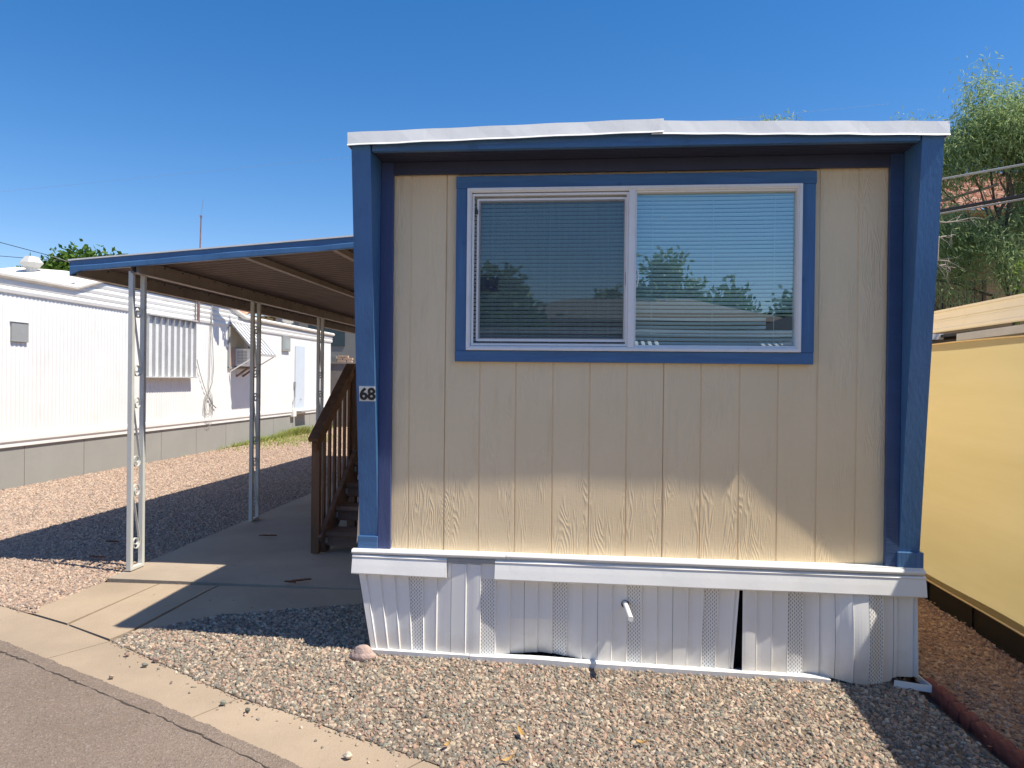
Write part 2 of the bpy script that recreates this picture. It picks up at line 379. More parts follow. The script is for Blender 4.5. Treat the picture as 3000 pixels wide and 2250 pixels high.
M_screen = mat_screen()
M_blind = simple('blind_slats', (.82, .84, .84), .5, .03)
M_room = simple('room_wall', (.05, .05, .05), .9, .05)
M_paper = simple('blue_paper', (.12, .10, .22), .8, .05)
M_plate = simple('number_plate', (.62, .61, .58), .5, .08, 30, dirt=(.4, .38, .34)); M_digit = simple('digit_black', (.018, .017, .016), .5, .1)
def mat_tarp():
    m = NT('tan_shade_cloth'); n = m.noise(1, 4, .6, m.map((1, .5, 5)))
    c = m.ramp(n, [(.3, (.68, .565, .28)), (.7, (.74, .62, .33))]); m.col(c); m.b.inputs['Roughness'].default_value = .8
    t = m.N('ShaderNodeBsdfTranslucent'); m.L(c, t.inputs[0]); mx = m.N('ShaderNodeMixShader'); mx.inputs[0].default_value = .50
    b1 = m.bump(m.noise(1, 4, .6, m.map((1, .35, 6))), .006); m.bump(m.noise(1, 2, .5, m.map((1, 260, 260))), .0008, prev=b1)
    m.L(m.b.outputs[0], mx.inputs[1]).L(t.outputs[0], mx.inputs[2]).L(mx.outputs[0], m.out.inputs[0]); return m.m
M_tarp = mat_tarp()
def mat_tile():
    m = NT('clay_tiles'); oi = m.N('ShaderNodeTexWhiteNoise', noise_dimensions='3D'); sn = m.N('ShaderNodeVectorMath', operation='SNAP')
    sn.inputs[1].default_value = (.28, .35, 5); m.L(m.tc(), sn.inputs[0]).L(sn.outputs[0], oi.inputs[0])
    m.col(m.ramp(oi.outputs['Value'], [(0, (.34, .13, .07)), (.5, (.50, .24, .14)), (1, (.62, .38, .26))])); m.b.inputs['Roughness'].default_value = .85; return m.m
M_tile = mat_tile()

# ------------------------------------------------------------------ ground, street, paving
def G(*pts): return [gp(*p) for p in pts]
tag(MB().add([(-300, -300, -.34), (300, -300, -.34), (300, 400, -.34), (-300, 400, -.34)], [(0, 1, 2, 3)]).build('ground', M_ground), kind='structure')
# outer (asphalt side) and inner (gravel side) edges of the concrete curb, left to right
cOut = G((0, 1876), (130, 1925), (304, 1995), (466, 2061), (705, 2164), (890, 2250)); cIn = G((0, 1768), (70, 1789), (200, 1827), (325, 1873), (504, 1952), (700, 2039), (846, 2080), (976, 2130), (1200, 2205), (1240, 2219))
dv = Vector((cOut[-1][0]-cOut[0][0], cOut[-1][1]-cOut[0][1])).normalized()
def ext(p, t): return (p[0]+dv.x*t, p[1]+dv.y*t)
road_edge = [ext(cOut[0], -20)]+cOut+[ext(cOut[-1], 9)]
rj = []
for (a, b) in zip(road_edge, road_edge[1:]):
    for k in range(48):
        x, y = a[0]+(b[0]-a[0])*k/48, a[1]+(b[1]-a[1])*k/48
        rj.append((x, y+.010+.004*math.sin(x*5.3)+.0035*math.sin(x*23+2*math.sin(x*7))+.002*math.sin(x*61+x*x*3)+random.gauss(0, .0028)))
rj.append(road_edge[-1])
patch('road', [rj + [(ext(cOut[-1], 9)[0]-3, -7), (-26, -7)]], -.007, M_asphalt, cell=1.0)
tag(D.objects['road'], kind='structure')
patch('dirt_bed', [[(-16, 24), (-16, 9)]+[(ext(cOut[0], -8)[0], ext(cOut[0], -8)[1]-.05)]+[ext(cOut[0], 0), ext(cOut[-1], 6), (9, 1.0), (9, 24)]], -.045, M_shadedirtF, cell=2.0)
# cracked seam along the asphalt edge
ck = G((0, 1905), (45, 1922), (100, 1942), (140, 1962), (185, 1977), (235, 2000), (300, 2028), (360, 2055), (420, 2078), (455, 2088), (515, 2118), (590, 2150), (640, 2175), (740, 2218), (790, 2250), (860, 2290))
mb = MB(); L = []
for i in range(len(ck)-1):
    for k in range(6):
        t = k/6; x = ck[i][0]*(1-t)+ck[i+1][0]*t; y = ck[i][1]*(1-t)+ck[i+1][1]*t; L.append((x+random.gauss(0, .003), y+random.gauss(0, .003)))
vs = []
for i, (x, y) in enumerate(L):
    wd = .0022+.0016*math.sin(i*.31)+.0016*math.sin(i*.9+1)+.0012*random.random(); wd = max(wd, .0008); vs += [(x-.5*wd, y-wd, h(x, y)-.0045), (x+.5*wd, y+wd, h(x, y)-.0045)]
mb.add(vs, [(2*i, 2*i+2, 2*i+3, 2*i+1) for i in range(len(L)-1)])
tag(mb.build('road_crack', M_crack), kind='structure')

J = [(cIn[0], cOut[0]), (gp(322, 1873), gp(130, 1925)), (gp(700, 2039), gp(553, 2099)), (gp(1240, 2219), gp(1176, 2252))]
def lerp(a, b, t): return (a[0]*(1-t)+b[0]*t, a[1]*(1-t)+b[1]*t)
def shift(p, t): return ext(p, t)
secs = []
secs.append([ext(cIn[0], -8), shift(cIn[3], -.11), shift(J[1][0], -.004), shift(J[1][1], -.004), cOut[0], ext(cOut[0], -8)])
secs.append([shift(J[1][0], .004), cIn[3], cIn[4], shift(J[2][0], -.004), shift(J[2][1], -.004), cOut[3], cOut[2], shift(J[1][1], .004)])
secs.append([shift(J[2][0], .004), cIn[6], cIn[7], cIn[8], shift(J[3][0], -.004), shift(J[3][1], -.004), cOut[5], cOut[4], shift(J[2][1], .004)])
secs.append([shift(J[3][0], .004), ext(J[3][0], 5), ext(J[3][1], 5), ext(cOut[5], 1.5), shift(J[3][1], .004)])
secs[0] = [ext(cIn[0], -8), cIn[0], cIn[1], cIn[2], shift(J[1][0], -.004), shift(J[1][1], -.004), cOut[0], ext(cOut[0], -8)]
patch('curb', secs, -.012, M_curb, thick=.1, cell=1.0)
# apron of the carport: three slabs with open joints
a1 = G((304, 1703), (464, 1708), (197, 1823), (104, 1796), (117, 1777), (163, 1757)); a2 = G((469, 1708), (636, 1713), (372, 1849), (322, 1869), (203, 1826)); a3 = G((643, 1713), (1058, 1724), (1058, 1747), (640, 1799), (445, 1838), (380, 1853))
a3 = a3[:1]+[(-1.15, gp(1058, 1724)[1])]+[(-1.15, gp(1058, 1747)[1])]+a3[3:]
patch('apron', [a1, a2, a3], -.006, M_apron, thick=.1, cell=1.0)
slab = [(-3.5, 5.15), (-1.0, 5.15), (-1.0, 15.5), (-3.56, 15.5)]
patch('carport_slab', [slab], .003, M_slab, thick=.12, cell=1.0)

def gravel(name, polys, dens, size, peb, base, off=-.008, keep_base=True, fall=None, seed=1, flat=.6):
    o = patch(name, polys, off, base, cell=.35); me = o.data; o['kind'] = 'stuff'
    at = me.attributes.new('dens', 'FLOAT', 'POINT')
    at.data.foreach_set('value', [fall(v.co) if fall else 1.0 for v in me.vertices])
    ng = D.node_groups.new(name+'_scatter', 'GeometryNodeTree'); ng.interface.new_socket('Geometry', in_out='INPUT', socket_type='NodeSocketGeometry'); ng.interface.new_socket('Geometry', in_out='OUTPUT', socket_type='NodeSocketGeometry')
    N = ng.nodes.new; Lk = ng.links.new; gi = N('NodeGroupInput'); go = N('NodeGroupOutput')
    dp = N('GeometryNodeDistributePointsOnFaces'); Lk(gi.outputs[0], dp.inputs['Mesh']); dp.inputs['Seed'].default_value = seed
    na = N('GeometryNodeInputNamedAttribute'); na.data_type = 'FLOAT'; na.inputs['Name'].default_value = 'dens'
    mu = N('ShaderNodeMath'); mu.operation = 'MULTIPLY'; mu.inputs[1].default_value = dens; Lk(na.outputs['Attribute'], mu.inputs[0]); Lk(mu.outputs[0], dp.inputs['Density'])
    jn = N('GeometryNodeJoinGeometry')
    for k in range(6):
        ico = N('GeometryNodeMeshIcoSphere'); ico.inputs['Radius'].default_value = .5; ico.inputs['Subdivisions'].default_value = 2
        sp = N('GeometryNodeSetPosition'); Lk(ico.outputs[0], sp.inputs['Geometry'])
        nz = N('ShaderNodeTexNoise'); nz.noise_dimensions = '4D'; nz.inputs['Scale'].default_value = 1.7; nz.inputs['Detail'].default_value = 1; nz.inputs['W'].default_value = k*3.7+seed
        vm = N('ShaderNodeVectorMath'); vm.operation = 'SUBTRACT'; vm.inputs[1].default_value = (.5, .5, .5); Lk(nz.outputs['Color'], vm.inputs[0])
        vs_ = N('ShaderNodeVectorMath'); vs_.operation = 'SCALE'; vs_.inputs['Scale'].default_value = .95; Lk(vm.outputs[0], vs_.inputs[0]); Lk(vs_.outputs[0], sp.inputs['Offset'])
        tr = N('GeometryNodeTransform'); tr.inputs['Scale'].default_value = ((1.15, .8, flat), (1, .9, flat*1.2), (1.4, .8, flat*.8), (.9, .9, flat*1.3), (1.25, .65, flat), (1, .75, flat*.9))[k]; Lk(sp.outputs[0], tr.inputs['Geometry'])
        ss = N('GeometryNodeSetShadeSmooth'); Lk(tr.outputs[0], ss.inputs[0]); ss.inputs['Shade Smooth'].default_value = k % 3 != 0
        sm = N('GeometryNodeSetMaterial'); Lk(ss.outputs[0], sm.inputs[0]); sm.inputs['Material'].default_value = peb
        g2 = N('GeometryNodeGeometryToInstance'); Lk(sm.outputs[0], g2.inputs[0]); Lk(g2.outputs[0], jn.inputs[0])
    ip = N('GeometryNodeInstanceOnPoints'); Lk(dp.outputs['Points'], ip.inputs['Points']); Lk(jn.outputs[0], ip.inputs['Instance']); ip.inputs['Pick Instance'].default_value = True
    ri = N('FunctionNodeRandomValue'); ri.data_type = 'INT'; ri.inputs[4].default_value = 0; ri.inputs[5].default_value = 5; ri.inputs['Seed'].default_value = 5; Lk(ri.outputs[2], ip.inputs['Instance Index'])
    rr = N('FunctionNodeRandomValue'); rr.data_type = 'FLOAT_VECTOR'; rr.inputs[0].default_value = (-.95, -.95, 0); rr.inputs[1].default_value = (.95, .95, 6.28); Lk(rr.outputs[0], ip.inputs['Rotation'])
    rs = N('FunctionNodeRandomValue'); rs.data_type = 'FLOAT'; rs.inputs[2].default_value = 0; rs.inputs[3].default_value = 1; rs.inputs['Seed'].default_value = 9
    pw = N('ShaderNodeMath'); pw.operation = 'POWER'; pw.inputs[1].default_value = 2.2; Lk(rs.outputs[1], pw.inputs[0])
    ma = N('ShaderNodeMath'); ma.operation = 'MULTIPLY_ADD'; ma.inputs[1].default_value = size[1]-size[0]; ma.inputs[2].default_value = size[0]; Lk(pw.outputs[0], ma.inputs[0]); Lk(ma.outputs[0], ip.inputs['Scale'])
    j2 = N('GeometryNodeJoinGeometry'); Lk(ip.outputs[0], j2.inputs[0])
    if keep_base: Lk(gi.outputs[0], j2.inputs[0])
    Lk(j2.outputs[0], go.inputs[0])
    if not keep_base: me.materials[0] = peb
    md = o.modifiers.new('scatter', 'NODES'); md.node_group = ng; return o
gF = [a3[2], (-1.15, 4.2), (1.70, 4.2), (1.72, 3.9), (1.80, 3.1), (1.9, 1.6)] + [(ext(J[3][0], 2.4))] + [J[3][0], cIn[8], cIn[7], cIn[6], J[2][0], cIn[4], cIn[3]] + [a3[5], a3[4], a3[3]]
tag(gravel('front_gravel', [gF], 7000, (.010, .031), M_pebF, M_shadedirtF, fall=lambda c: max(.35, min(1.1, .92+.22*math.sin(c.x*3.1+1)*math.sin(c.y*4.3)+.12*math.sin(c.x*9+c.y*7))), seed=3), 'multicoloured river gravel spread in front of the blue trimmed home', None)
gL = [a1[3], a1[4], a1[0], (-3.5, 5.15), (-3.56, 15.5), (-3.6, 22.4), (-7.6, 22.4), (-7.6, 6.5), ext(cIn[0], -3.2)] + [cIn[0], cIn[1]]
tag(gravel('yard_gravel', [gL], 4300, (.012, .034), M_pebL, M_dirtL, fall=lambda c: max(.12, min(1, (8.2/max(c.y, 1))**2.2)), seed=5), 'pinkish gravel covering the yard beside the white neighbour')
gR = [(1.78, 4.2), (1.76, 15), (5.2, 15), (5.2, 1.4), (1.98, 1.4), (1.88, 3.1)]
tag(gravel('side_gravel', [gR], 3600, (.012, .034), M_pebR, M_dirtR, fall=lambda c: 1.0 if c.x < 2.9 and c.y < 7 else .05, seed=8), 'red brown gravel in the narrow strip beside the tan shade cloth')
spill = [(lerp(a, b, .0), lerp(a, b, .45)) for a, b in zip(cIn[3:10], [cOut[2], cOut[3], cOut[4], cOut[4], cOut[5], cOut[5], ext(cOut[5], .3)])]
tag(gravel('spilled_gravel', [[p[0] for p in spill]+[p[1] for p in spill][::-1]], 210, (.005, .022), M_pebF, M_shadedirtF, off=-.010, keep_base=False,
    fall=lambda c: 1.0, seed=12), 'loose stones scattered over the inner edge of the curb')
tag(gravel('scattered_stones', [[p[0] for p in spill]+[lerp(a, b, .16) for a, b in spill][::-1]], 2600, (.006, .024), M_pebF, M_shadedirtF, off=-.010, keep_base=False,
    fall=lambda c: 1.0, seed=21), 'dense fringe of small stones spilling onto the curb')

# ------------------------------------------------------------------ the blue trimmed mobile home
YF = 3.861; ZS = 2.720; YB = 4.06
home = thing('mobile_home', (.24, 4.1, 0), 'beige wood sided mobile home with bright blue trim, white skirting and number 68', 'mobile home')
XL, XR = -1.158, 1.658                                      # inner faces of the side fins
# wall plane, slightly bowed so that the grazing sun reaches its foot
def wy(x, z):
    t = (x-.15)/1.5
    bow = .012*math.exp(-(t/.75)**2) - .007*max(0, x-.9)**1.0
    return 4.118 - bow*min(1, max(0, (2.9-z)/1.6)) - .004*math.exp(-((x+.95)/.2)**2)
GX = [onY(g*1.3562, 1356, 4.118).x for g in (886, 960, 1035, 1113, 1193, 1272, 1352, 1431, 1512, 1595, 1678, 1763, 1848)]
GX[0] = GX[1]-.2032
xs = [(XL-.02, 0)]
for i, g in enumerate(GX):
    dpt = .0045 if i not in (1, 7) else .008; wd = .0045 if i not in (1, 7) else .003
    xs += [(g-wd, 0), (g-wd+.002, dpt), (g+wd-.002, dpt), (g+wd, 0)]
    if i == 1 or i == 7: xs += [(g+.008, -.001)]
    xs += [(g+.09, 0)] if g+.1 < XR else []
xs += [(XR+.02, 0)]; xs.sort(key=lambda a: a[0])
wx0, wx1, wz0, wz1 = -.66, 1.138, 1.67, 2.56                 # window opening
def wall_piece(xlo, xhi, zlo, zhi, nz):
    cols = [c for c in xs if xlo < c[0] < xhi]; cols = [(xlo, 0)]+cols+[(xhi, 0)]
    zz = np.linspace(zlo, zhi, nz+1); n = nz+1
    vs = [(x, wy(x, z)+d, z) for x, d in cols for z in zz]
    return vs, [(i*n+j, (i+1)*n+j, (i+1)*n+j+1, i*n+j+1) for i in range(len(cols)-1) for j in range(nz)]
mb = MB()
for a in ((XL-.02, wx0, .53, 2.74, 24), (wx1, XR+.02, .53, 2.74, 24), (wx0, wx1, .53, wz0, 14), (wx0, wx1, wz1, 2.74, 2)): mb.add(*wall_piece(*a))
for i, g in enumerate(GX):                                   # nail heads
    if i in (1, 7, 11):
        for z in (2.4, 1.93, 1.45, 1.12, .86, .7):
            b = bmesh.new(); bmesh.ops.create_uvsphere(b, u_segments=8, v_segments=5, radius=.0038)
            mb.bm(b, Matrix.Translation((g-.018, wy(g, z), z)) @ Matrix.Diagonal((1, .4, 1, 1)))
front = mb.build('front_wall', M_siding, home, recalc=False)

LEN = 14.6
mb = MB(); mb.box(-1.245, -1.225, 4.13, LEN, .5, 2.76); mb.build('side_wall', M_siding, home)
mb = MB(); mb.box(1.725, 1.745, 4.13, LEN, .5, 2.76); mb.build('side_wall', M_siding, home)
mb = MB(); mb.box(-1.225, 1.725, LEN-.02, LEN, .5, 2.76); mb.build('rear_wall', M_siding, home)
mb = MB(); mb.box(-1.22, 1.72, 4.16, LEN-.02, .52, .56); mb.build('floor', M_room, home)
mb = MB(); mb.box(-1.22, 1.72, 7.2, 7.24, .56, 2.72); mb.box(-1.22, -1.2, 4.16, 7.2, .56, 2.7); mb.box(1.69, 1.71, 4.16, 7.2, .56, 2.7); mb.build('room_lining', M_room, home)
# roof
zL, zP, zR = 2.813, 2.849, 2.807; xl, xp, xr = -1.272, .374, 1.774
mb = MB(); mb.sweepY([(xl, zL-.03), (xp, zP-.03), (xr, zR-.03), (xr, zR-.006), (xp, zP-.006), (xl, zL-.006)], YF+.012, LEN+.1, True, True); mb.build('roof', M_whitemetal, home)
mb = MB(); mb.box(-1.26, 1.76, YF+.03, LEN+.05, ZS+.004, ZS+.03); mb.build('soffit', M_blueshade, home)
mb = MB()
for k in range(7): mb.box(XL+.01, XR-.01, YF+.055+.026*k, YF+.067+.026*k, ZS-.0015, ZS+.003)
mb.build('soffit_groove', M_blueshade, D.objects['soffit'])
def fascia(pts, y0, jag):                                     # bent white metal edge with a kicked lip
    mb = MB(); n = len(pts)
    prof = [(0.03, .001), (.003, 0), (-.005, -.064), (-.011, -.0725), (-.010, -.0745), (.004, -.066)]
    rows = [[(x, y0+a+(.0015*math.sin(x*9)+.001*math.sin(x*23))*(b < -.01), z+b) for a, b in prof] for x, z in pts]
    mb._sw(rows, False, False); return mb
def along(x0, z0, x1, z1, n): return [(x0+(x1-x0)*i/n, z0+(z1-z0)*i/n+.0012*math.sin(i*1.3)) for i in range(n+1)]
mb = fascia(along(xl-.006, zL+.003, xp+.012, zP+.003, 24), YF-.004, 0); mb.box(xl-.008, xl-.004, YF-.003, YF+.25, zL-.07, zL+.002); fl = mb.build('fascia', M_whitemetal, home, recalc=False)
mb = fascia(along(xp-.05, zP-.006, xr+.006, zR+.001, 24), YF+.002, 0); mb.box(xr+.004, xr+.008, YF+.003, LEN, zR-.072, zR); mb.build('fascia', M_whitemetal, home, recalc=False)
mb = MB().box(xl-.009, xl-.005, YF+.25, LEN, zL-.07, zL+.002); mb.build('fascia', M_whitemetal, home)
# header board behind the fascia
mb = MB(); mb.cbox(-1.15, 1.65, YF+.018, YF+.055, ZS-.001, ZS+.10, .002); mb.build('header_board', M_blueH, home)
# tapering fins at both sides: deep at the roof, almost flush at the belt
def fin(xa, xb, name='side_fin'):
    mb = MB(); zt, zb = ZS+.05, .612
    n = 22; prof = []
    for i in range(n+1):
        t = i/n; z = zt+(zb-zt)*t; y = YF+.010 + (4.088-YF-.010)*t + .0018*math.sin(t*9+xa*5)
        prof.append((y, z))
    rows = [[(xa, 4.13, z), (xa, y, z), (xb, y+.0005, z), (xb, 4.118, z)] for y, z in prof]
    mb._sw(rows, True, True); return mb
fL = fin(-1.262, XL).build(name := 'side_fin', M_blue, home)
fR = fin(XR, 1.762).build('side_fin', M_blue, home)
mb = MB(); mb.cbox(-1.268, XL+.004, 4.075, 4.125, .528, .612, .004); mb.build('fin_foot', M_blueH, home)
mb = MB(); mb.cbox(XR-.012, 1.776, 4.068, 4.125, .528, .620, .004); mb.build('fin_foot', M_blueV, home)
mb = MB(); mb.add([(-1.262, 4.10, .62), (-1.285, 4.11, .56), (-1.262, 4.12, 1.1), (-1.250, 4.13, 1.4), (-1.285, 4.2, .56), (-1.25, 4.2, 1.4)], [(0, 1, 2), (2, 1, 4, 3), (3, 4, 5)]); mb.build('torn_edge', M_siding, home)
# trim boards on the wall
mb = MB(); mb.cbox(XL+.001, -1.084, 4.085, 4.108, .532, ZS-.002, .003); mb.build('corner_trim', M_purple, home)
mb = MB(); mb.cbox(1.588, XR-.001, 4.083, 4.112, .535, ZS-.002, .003); mb.build('corner_trim', M_deep, home)
mb = MB(); mb.cbox(-1.083, 1.587, 4.082, 4.106, 2.648, ZS-.003, .002); mb.build('top_trim', M_blueshade, home)
# window surround
yt0, yt1 = 4.080, 4.104
mb = MB(); mb.cbox(-.728, 1.214, yt0, yt1, 2.566, 2.632, .003); mb.build('window_trim', M_blueH, home)
mb = MB(); mb.cbox(-.726, 1.208, yt0, yt1, 1.602, 1.664, .003); mb.build('window_trim', M_blueH, home)
mb = MB(); mb.cbox(-.726, -.664, yt0+.001, yt1, 1.6645, 2.5655, .003); mb.build('window_trim', M_blueV, home)
mb = MB(); mb.cbox(1.142, 1.210, yt0+.001, yt1, 1.6645, 2.5655, .003); mb.build('window_trim', M_blueV, home)
def frame(mb, x0, x1, z0, z1, w, y0, y1, b=.003):
    mb.cbox(x0, x1, y0, y1, z1-w, z1, b); mb.cbox(x0, x1, y0, y1, z0, z0+w, b)
    mb.cbox(x0, x0+w, y0+.0006, y1-.0006, z0+w-.001, z1-w+.001, b); mb.cbox(x1-w, x1, y0+.0006, y1-.0006, z0+w-.001, z1-w+.001, b)
win = MB(); frame(win, -.662, 1.140, 1.666, 2.564, .017, 4.066, 4.16); frame(win, -.646, 1.124, 1.682, 2.548, .008, 4.074, 4.155, .002)
win.cbox(.226, .260, 4.070, 4.15, 1.684, 2.546, .003)
win = win.build('window', M_frame, home)
mb = MB(); frame(mb, -.636, .226, 1.692, 2.534, .012, 4.082, 4.10, .002); frame(mb, -.612, .222, 1.716, 2.512, .020, 4.102, 4.125, .003); mb.build('sash', M_frame, win)
mb = MB(); frame(mb, .260, 1.124, 1.690, 2.540, .010, 4.085, 4.125, .002); mb.build('sash', M_frame, win)
MB().box(.212, .218, 4.098, 4.101, 2.03, 2.10).build('latch', M_darkmetal, win); MB().box(-.624, -.606, 4.094, 4.1015, 2.425, 2.45).build('latch', M_darkmetal, win)
mb = MB().add([(-.600, 4.101, 1.73), (.206, 4.101, 1.73), (.206, 4.101, 2.50), (-.600, 4.101, 2.50)], [(0, 1, 2, 3)]); mb.build('insect_screen', M_screen, win, recalc=False)
for a, b, zz0, zz1 in ((-.594, .204, 1.734, 2.494), (.268, 1.116, 1.698, 2.532)):
    MB().add([(a, 4.118, zz0), (b, 4.118, zz0), (b, 4.118, zz1), (a, 4.118, zz1)], [(0, 1, 2, 3)]).build('window_pane', M_glass, win, recalc=False)
def blinds(x0, x1, z0, z1, hole=None):
    mb = MB(); z = z1; p = .0221; k = 0
    while z > z0:
        sag = .002*math.sin(k*.7)
        xa, xb = x0, x1
        segs = [(xa, xb)]
        if hole and hole[2] < z < hole[3]: segs = [(xa, hole[0]), (hole[1], xb)]
        ang = math.radians(62+random.gauss(0, 1.2)); 
        if hole and abs(z-hole[3]-.006) < p*.55: ang = math.radians(30)
        for a, b in segs:
            if b-a < .01: continue
            m_ = 6; rows = []
            for i in range(9):
                x = a+(b-a)*i/8; r = []
                for j in range(5):
                    s = (j/4-.5); r.append((x, 4.150 + s*.0188*math.cos(ang) - .0016*(1-4*s*s), z - s*.0188*math.sin(ang)+sag*(i/8-.5) - .003*math.sin(math.pi*i/8)*(x0 > 0)))
                rows.append(r)
            n0 = len(mb.f); mb._sw(rows, False, False)
            for q in range(n0, len(mb.f)): mb.sm[q] = True
        z -= p; k += 1
    for t in (.13, .5, .87): x = x0+(x1-x0)*t; mb.box(x-.0012, x+.0012, 4.1415, 4.1425, z0, z1)
    mb.box(x0, x1, 4.15, 4.185, z1+.012, z1+.04); return mb
blinds(-.64, .235, 1.69, 2.50).build('blinds', M_blind, win, recalc=False)
blinds(.245, 1.13, 1.69, 2.51, (.975, 1.12, 1.800, 1.862)).build('blinds', M_blind, win, recalc=False)
MB().box(-.597, -.493, 4.134, 4.136, 1.998, 2.078).build('paper_patch', M_paper, win)
MB().tube([(.272, 4.105, 2.12), (.280, 4.098, 2.10), (.283, 4.096, 2.07), (.280, 4.098, 2.04), (.272, 4.105, 2.02)], .004, 6).build('sash_handle', M_frame, win)

# number plate on the left fin
pz_ = lambda z: YF+.010+(4.088-YF-.010)*((ZS+.05-z)/(ZS+.05-.612))
plate = MB(); 
for i, (a, b) in enumerate(((-1.246, -1.195), (-1.1945, -1.1565))):
    plate.add([(a, pz_(1.375)-.0045, 1.375), (b, pz_(1.375)-.0045, 1.375), (b, pz_(1.458)-.0045, 1.458), (a, pz_(1.458)-.0045, 1.458),
               (a, pz_(1.375)+.001, 1.375), (b, pz_(1.375)+.001, 1.375), (b, pz_(1.458)+.001, 1.458), (a, pz_(1.458)+.001, 1.458)], [(0, 1, 2, 3), (0, 4, 5, 1), (1, 5, 6, 2), (2, 6, 7, 3), (3, 7, 4, 0)])
plate = plate.build('number_plate', M_plate, home)
cu = D.curves.new('digits', 'FONT'); cu.body = '68'; cu.size = .096; cu.offset = .0034; cu.extrude = .0006; cu.space_character = .98; cu.resolution_u = 6
to = D.objects.new('tmp', cu); COL.objects.link(to); bpy.context.view_layer.update()
me = D.meshes.new_from_object(to.evaluated_get(bpy.context.evaluated_depsgraph_get())); D.objects.remove(to)
xsv = [v.co.x for v in me.vertices]; ysv = [v.co.y for v in me.vertices]; sxv = .090/(max(xsv)-min(xsv)); szv = .070/(max(ysv)-min(ysv))
for v in me.vertices:
    x = -1.2425+(v.co.x-min(xsv))*sxv; z = 1.3815+(v.co.y-min(ysv))*szv
    v.co = Vector((x, pz_(z)-.0058-v.co.z, z))-org(home)
me.materials.clear(); me.materials.append(M_digit); dg = D.objects.new('digits', me); COL.objects.link(dg); dg.parent = plate

# belt: round top rail and kicked white cover pieces with a gap on the left
def rail(x0, x1, z0, z1):
    mb = MB(); prof = [(.03, .012), (.004, .013), (-.008, .008), (-.012, 0), (-.008, -.009), (.0, -.013), (.03, -.013)]
    mb._sw([[(x0+(x1-x0)*i/12, 4.050+a+.001*math.sin(i*1.7+x0), z0+(z1-z0)*i/12+b) for a, b in prof] for i in range(13)], False, True); return mb
rail(-1.292, -.423, .530, .530).build('belt_rail', M_white, home, recalc=False)
rail(-.420, 1.775, .532, .520).build('belt_rail', M_white, home, recalc=False)
MB().box(-1.28, 1.77, 4.062, 4.118, .40, .54).build('belt_backing', M_white, home)
def belt(x0, x1, za, zb, zc, zd, wob):
    mb = MB(); n = 40; rows = []
    for i in range(n+1):
        t = i/n; x = x0+(x1-x0)*t; zt = za+(zb-za)*t; zl = zc+(zd-zc)*t; w_ = wob*(.0016*math.sin(x*7)+.001*math.sin(x*17+1))
        rows.append([(x, 4.06, zt+.001), (x, 4.046+w_, zt-.001), (x, 4.040+w_, zt-.009), (x, 4.0435+w_, zt-.016), (x, 4.0355+w_, (zt+zl)/2), (x, 4.0265+w_, zl+.006), (x, 4.029+w_, zl), (x, 4.052, zl+.001)])
    mb._sw(rows, False, True); return mb
belt(-1.288, -.752, .514, .508, .410, .402, 1).build('belt_cover', M_white, home, recalc=False)
belt(-.482, 1.778, .507, .501, .404, .396, 1).build('belt_cover', M_white, home, recalc=False)
MB().box(-.752, -.482, 4.049, 4.058, .486, .508).build('belt_channel', M_grey, home)

# skirting: ribbed vinyl panels, one vented strip per panel, bulged and bent in places
VX = [-.928, -.519, -.123, .283, .696, 1.133, 1.534]
def lipgap(x):                                               # how far the panels sit behind the belt lip
    P = [(-1.3, .020), (-1.15, .021), (-1.0, .026), (-.85, .030), (-.75, .027), (-.6, .02), (-.45, .038), (-.3, .052), (-.1, .054), (.02, .046), (.12, .043), (.3, .046), (.5, .044), (.78, .041), (.87, .030), (.97, .034), (1.1, .038), (1.22, .052), (1.33, .03), (1.42, .012), (1.5, .014), (1.56, .03), (1.62, .042), (1.8, .045)]
    for (a, p), (b, q) in zip(P, P[1:]):
        if a <= x <= b: t = (x-a)/(b-a); t = t*t*(3-2*t); return 1.12*(p+(q-p)*t)
    return .03
def syf(x, t):                                               # t 0 top .. 1 bottom
    y = 4.0285 + lipgap(x)
    g = math.exp(-((x+.24)/.17)**2); y += .042*g*max(0, t-.55)/.45       # pulled in where the foot is open
    y -= .030*math.exp(-((x-1.45)/.16)**2)*max(0, math.sin(math.pi*min(1, t*.95)))+.012*math.exp(-((x-1.42)/.12)**2)*t
    y -= .004*t
    return y
def foot(x): return h(x, 4.05)+.016 + .006*math.exp(-((x+.24)/.2)**2) - (.022*math.exp(-((x-1.49)/.15)**2) if x > 1.2 else 0) + (.020 if x > 1.62 else 0)
edges = [-1.262, -.715, -.31, .085, .49, None]
panels = [(-1.255, -.728), (-.726, -.322), (-.320, .082), (.084, .486), (.488, .838), (.853, 1.325), (1.327, 1.628), (1.630, 1.752)]
def topz(x): return .478 if -.75 < x < -.48 else .42
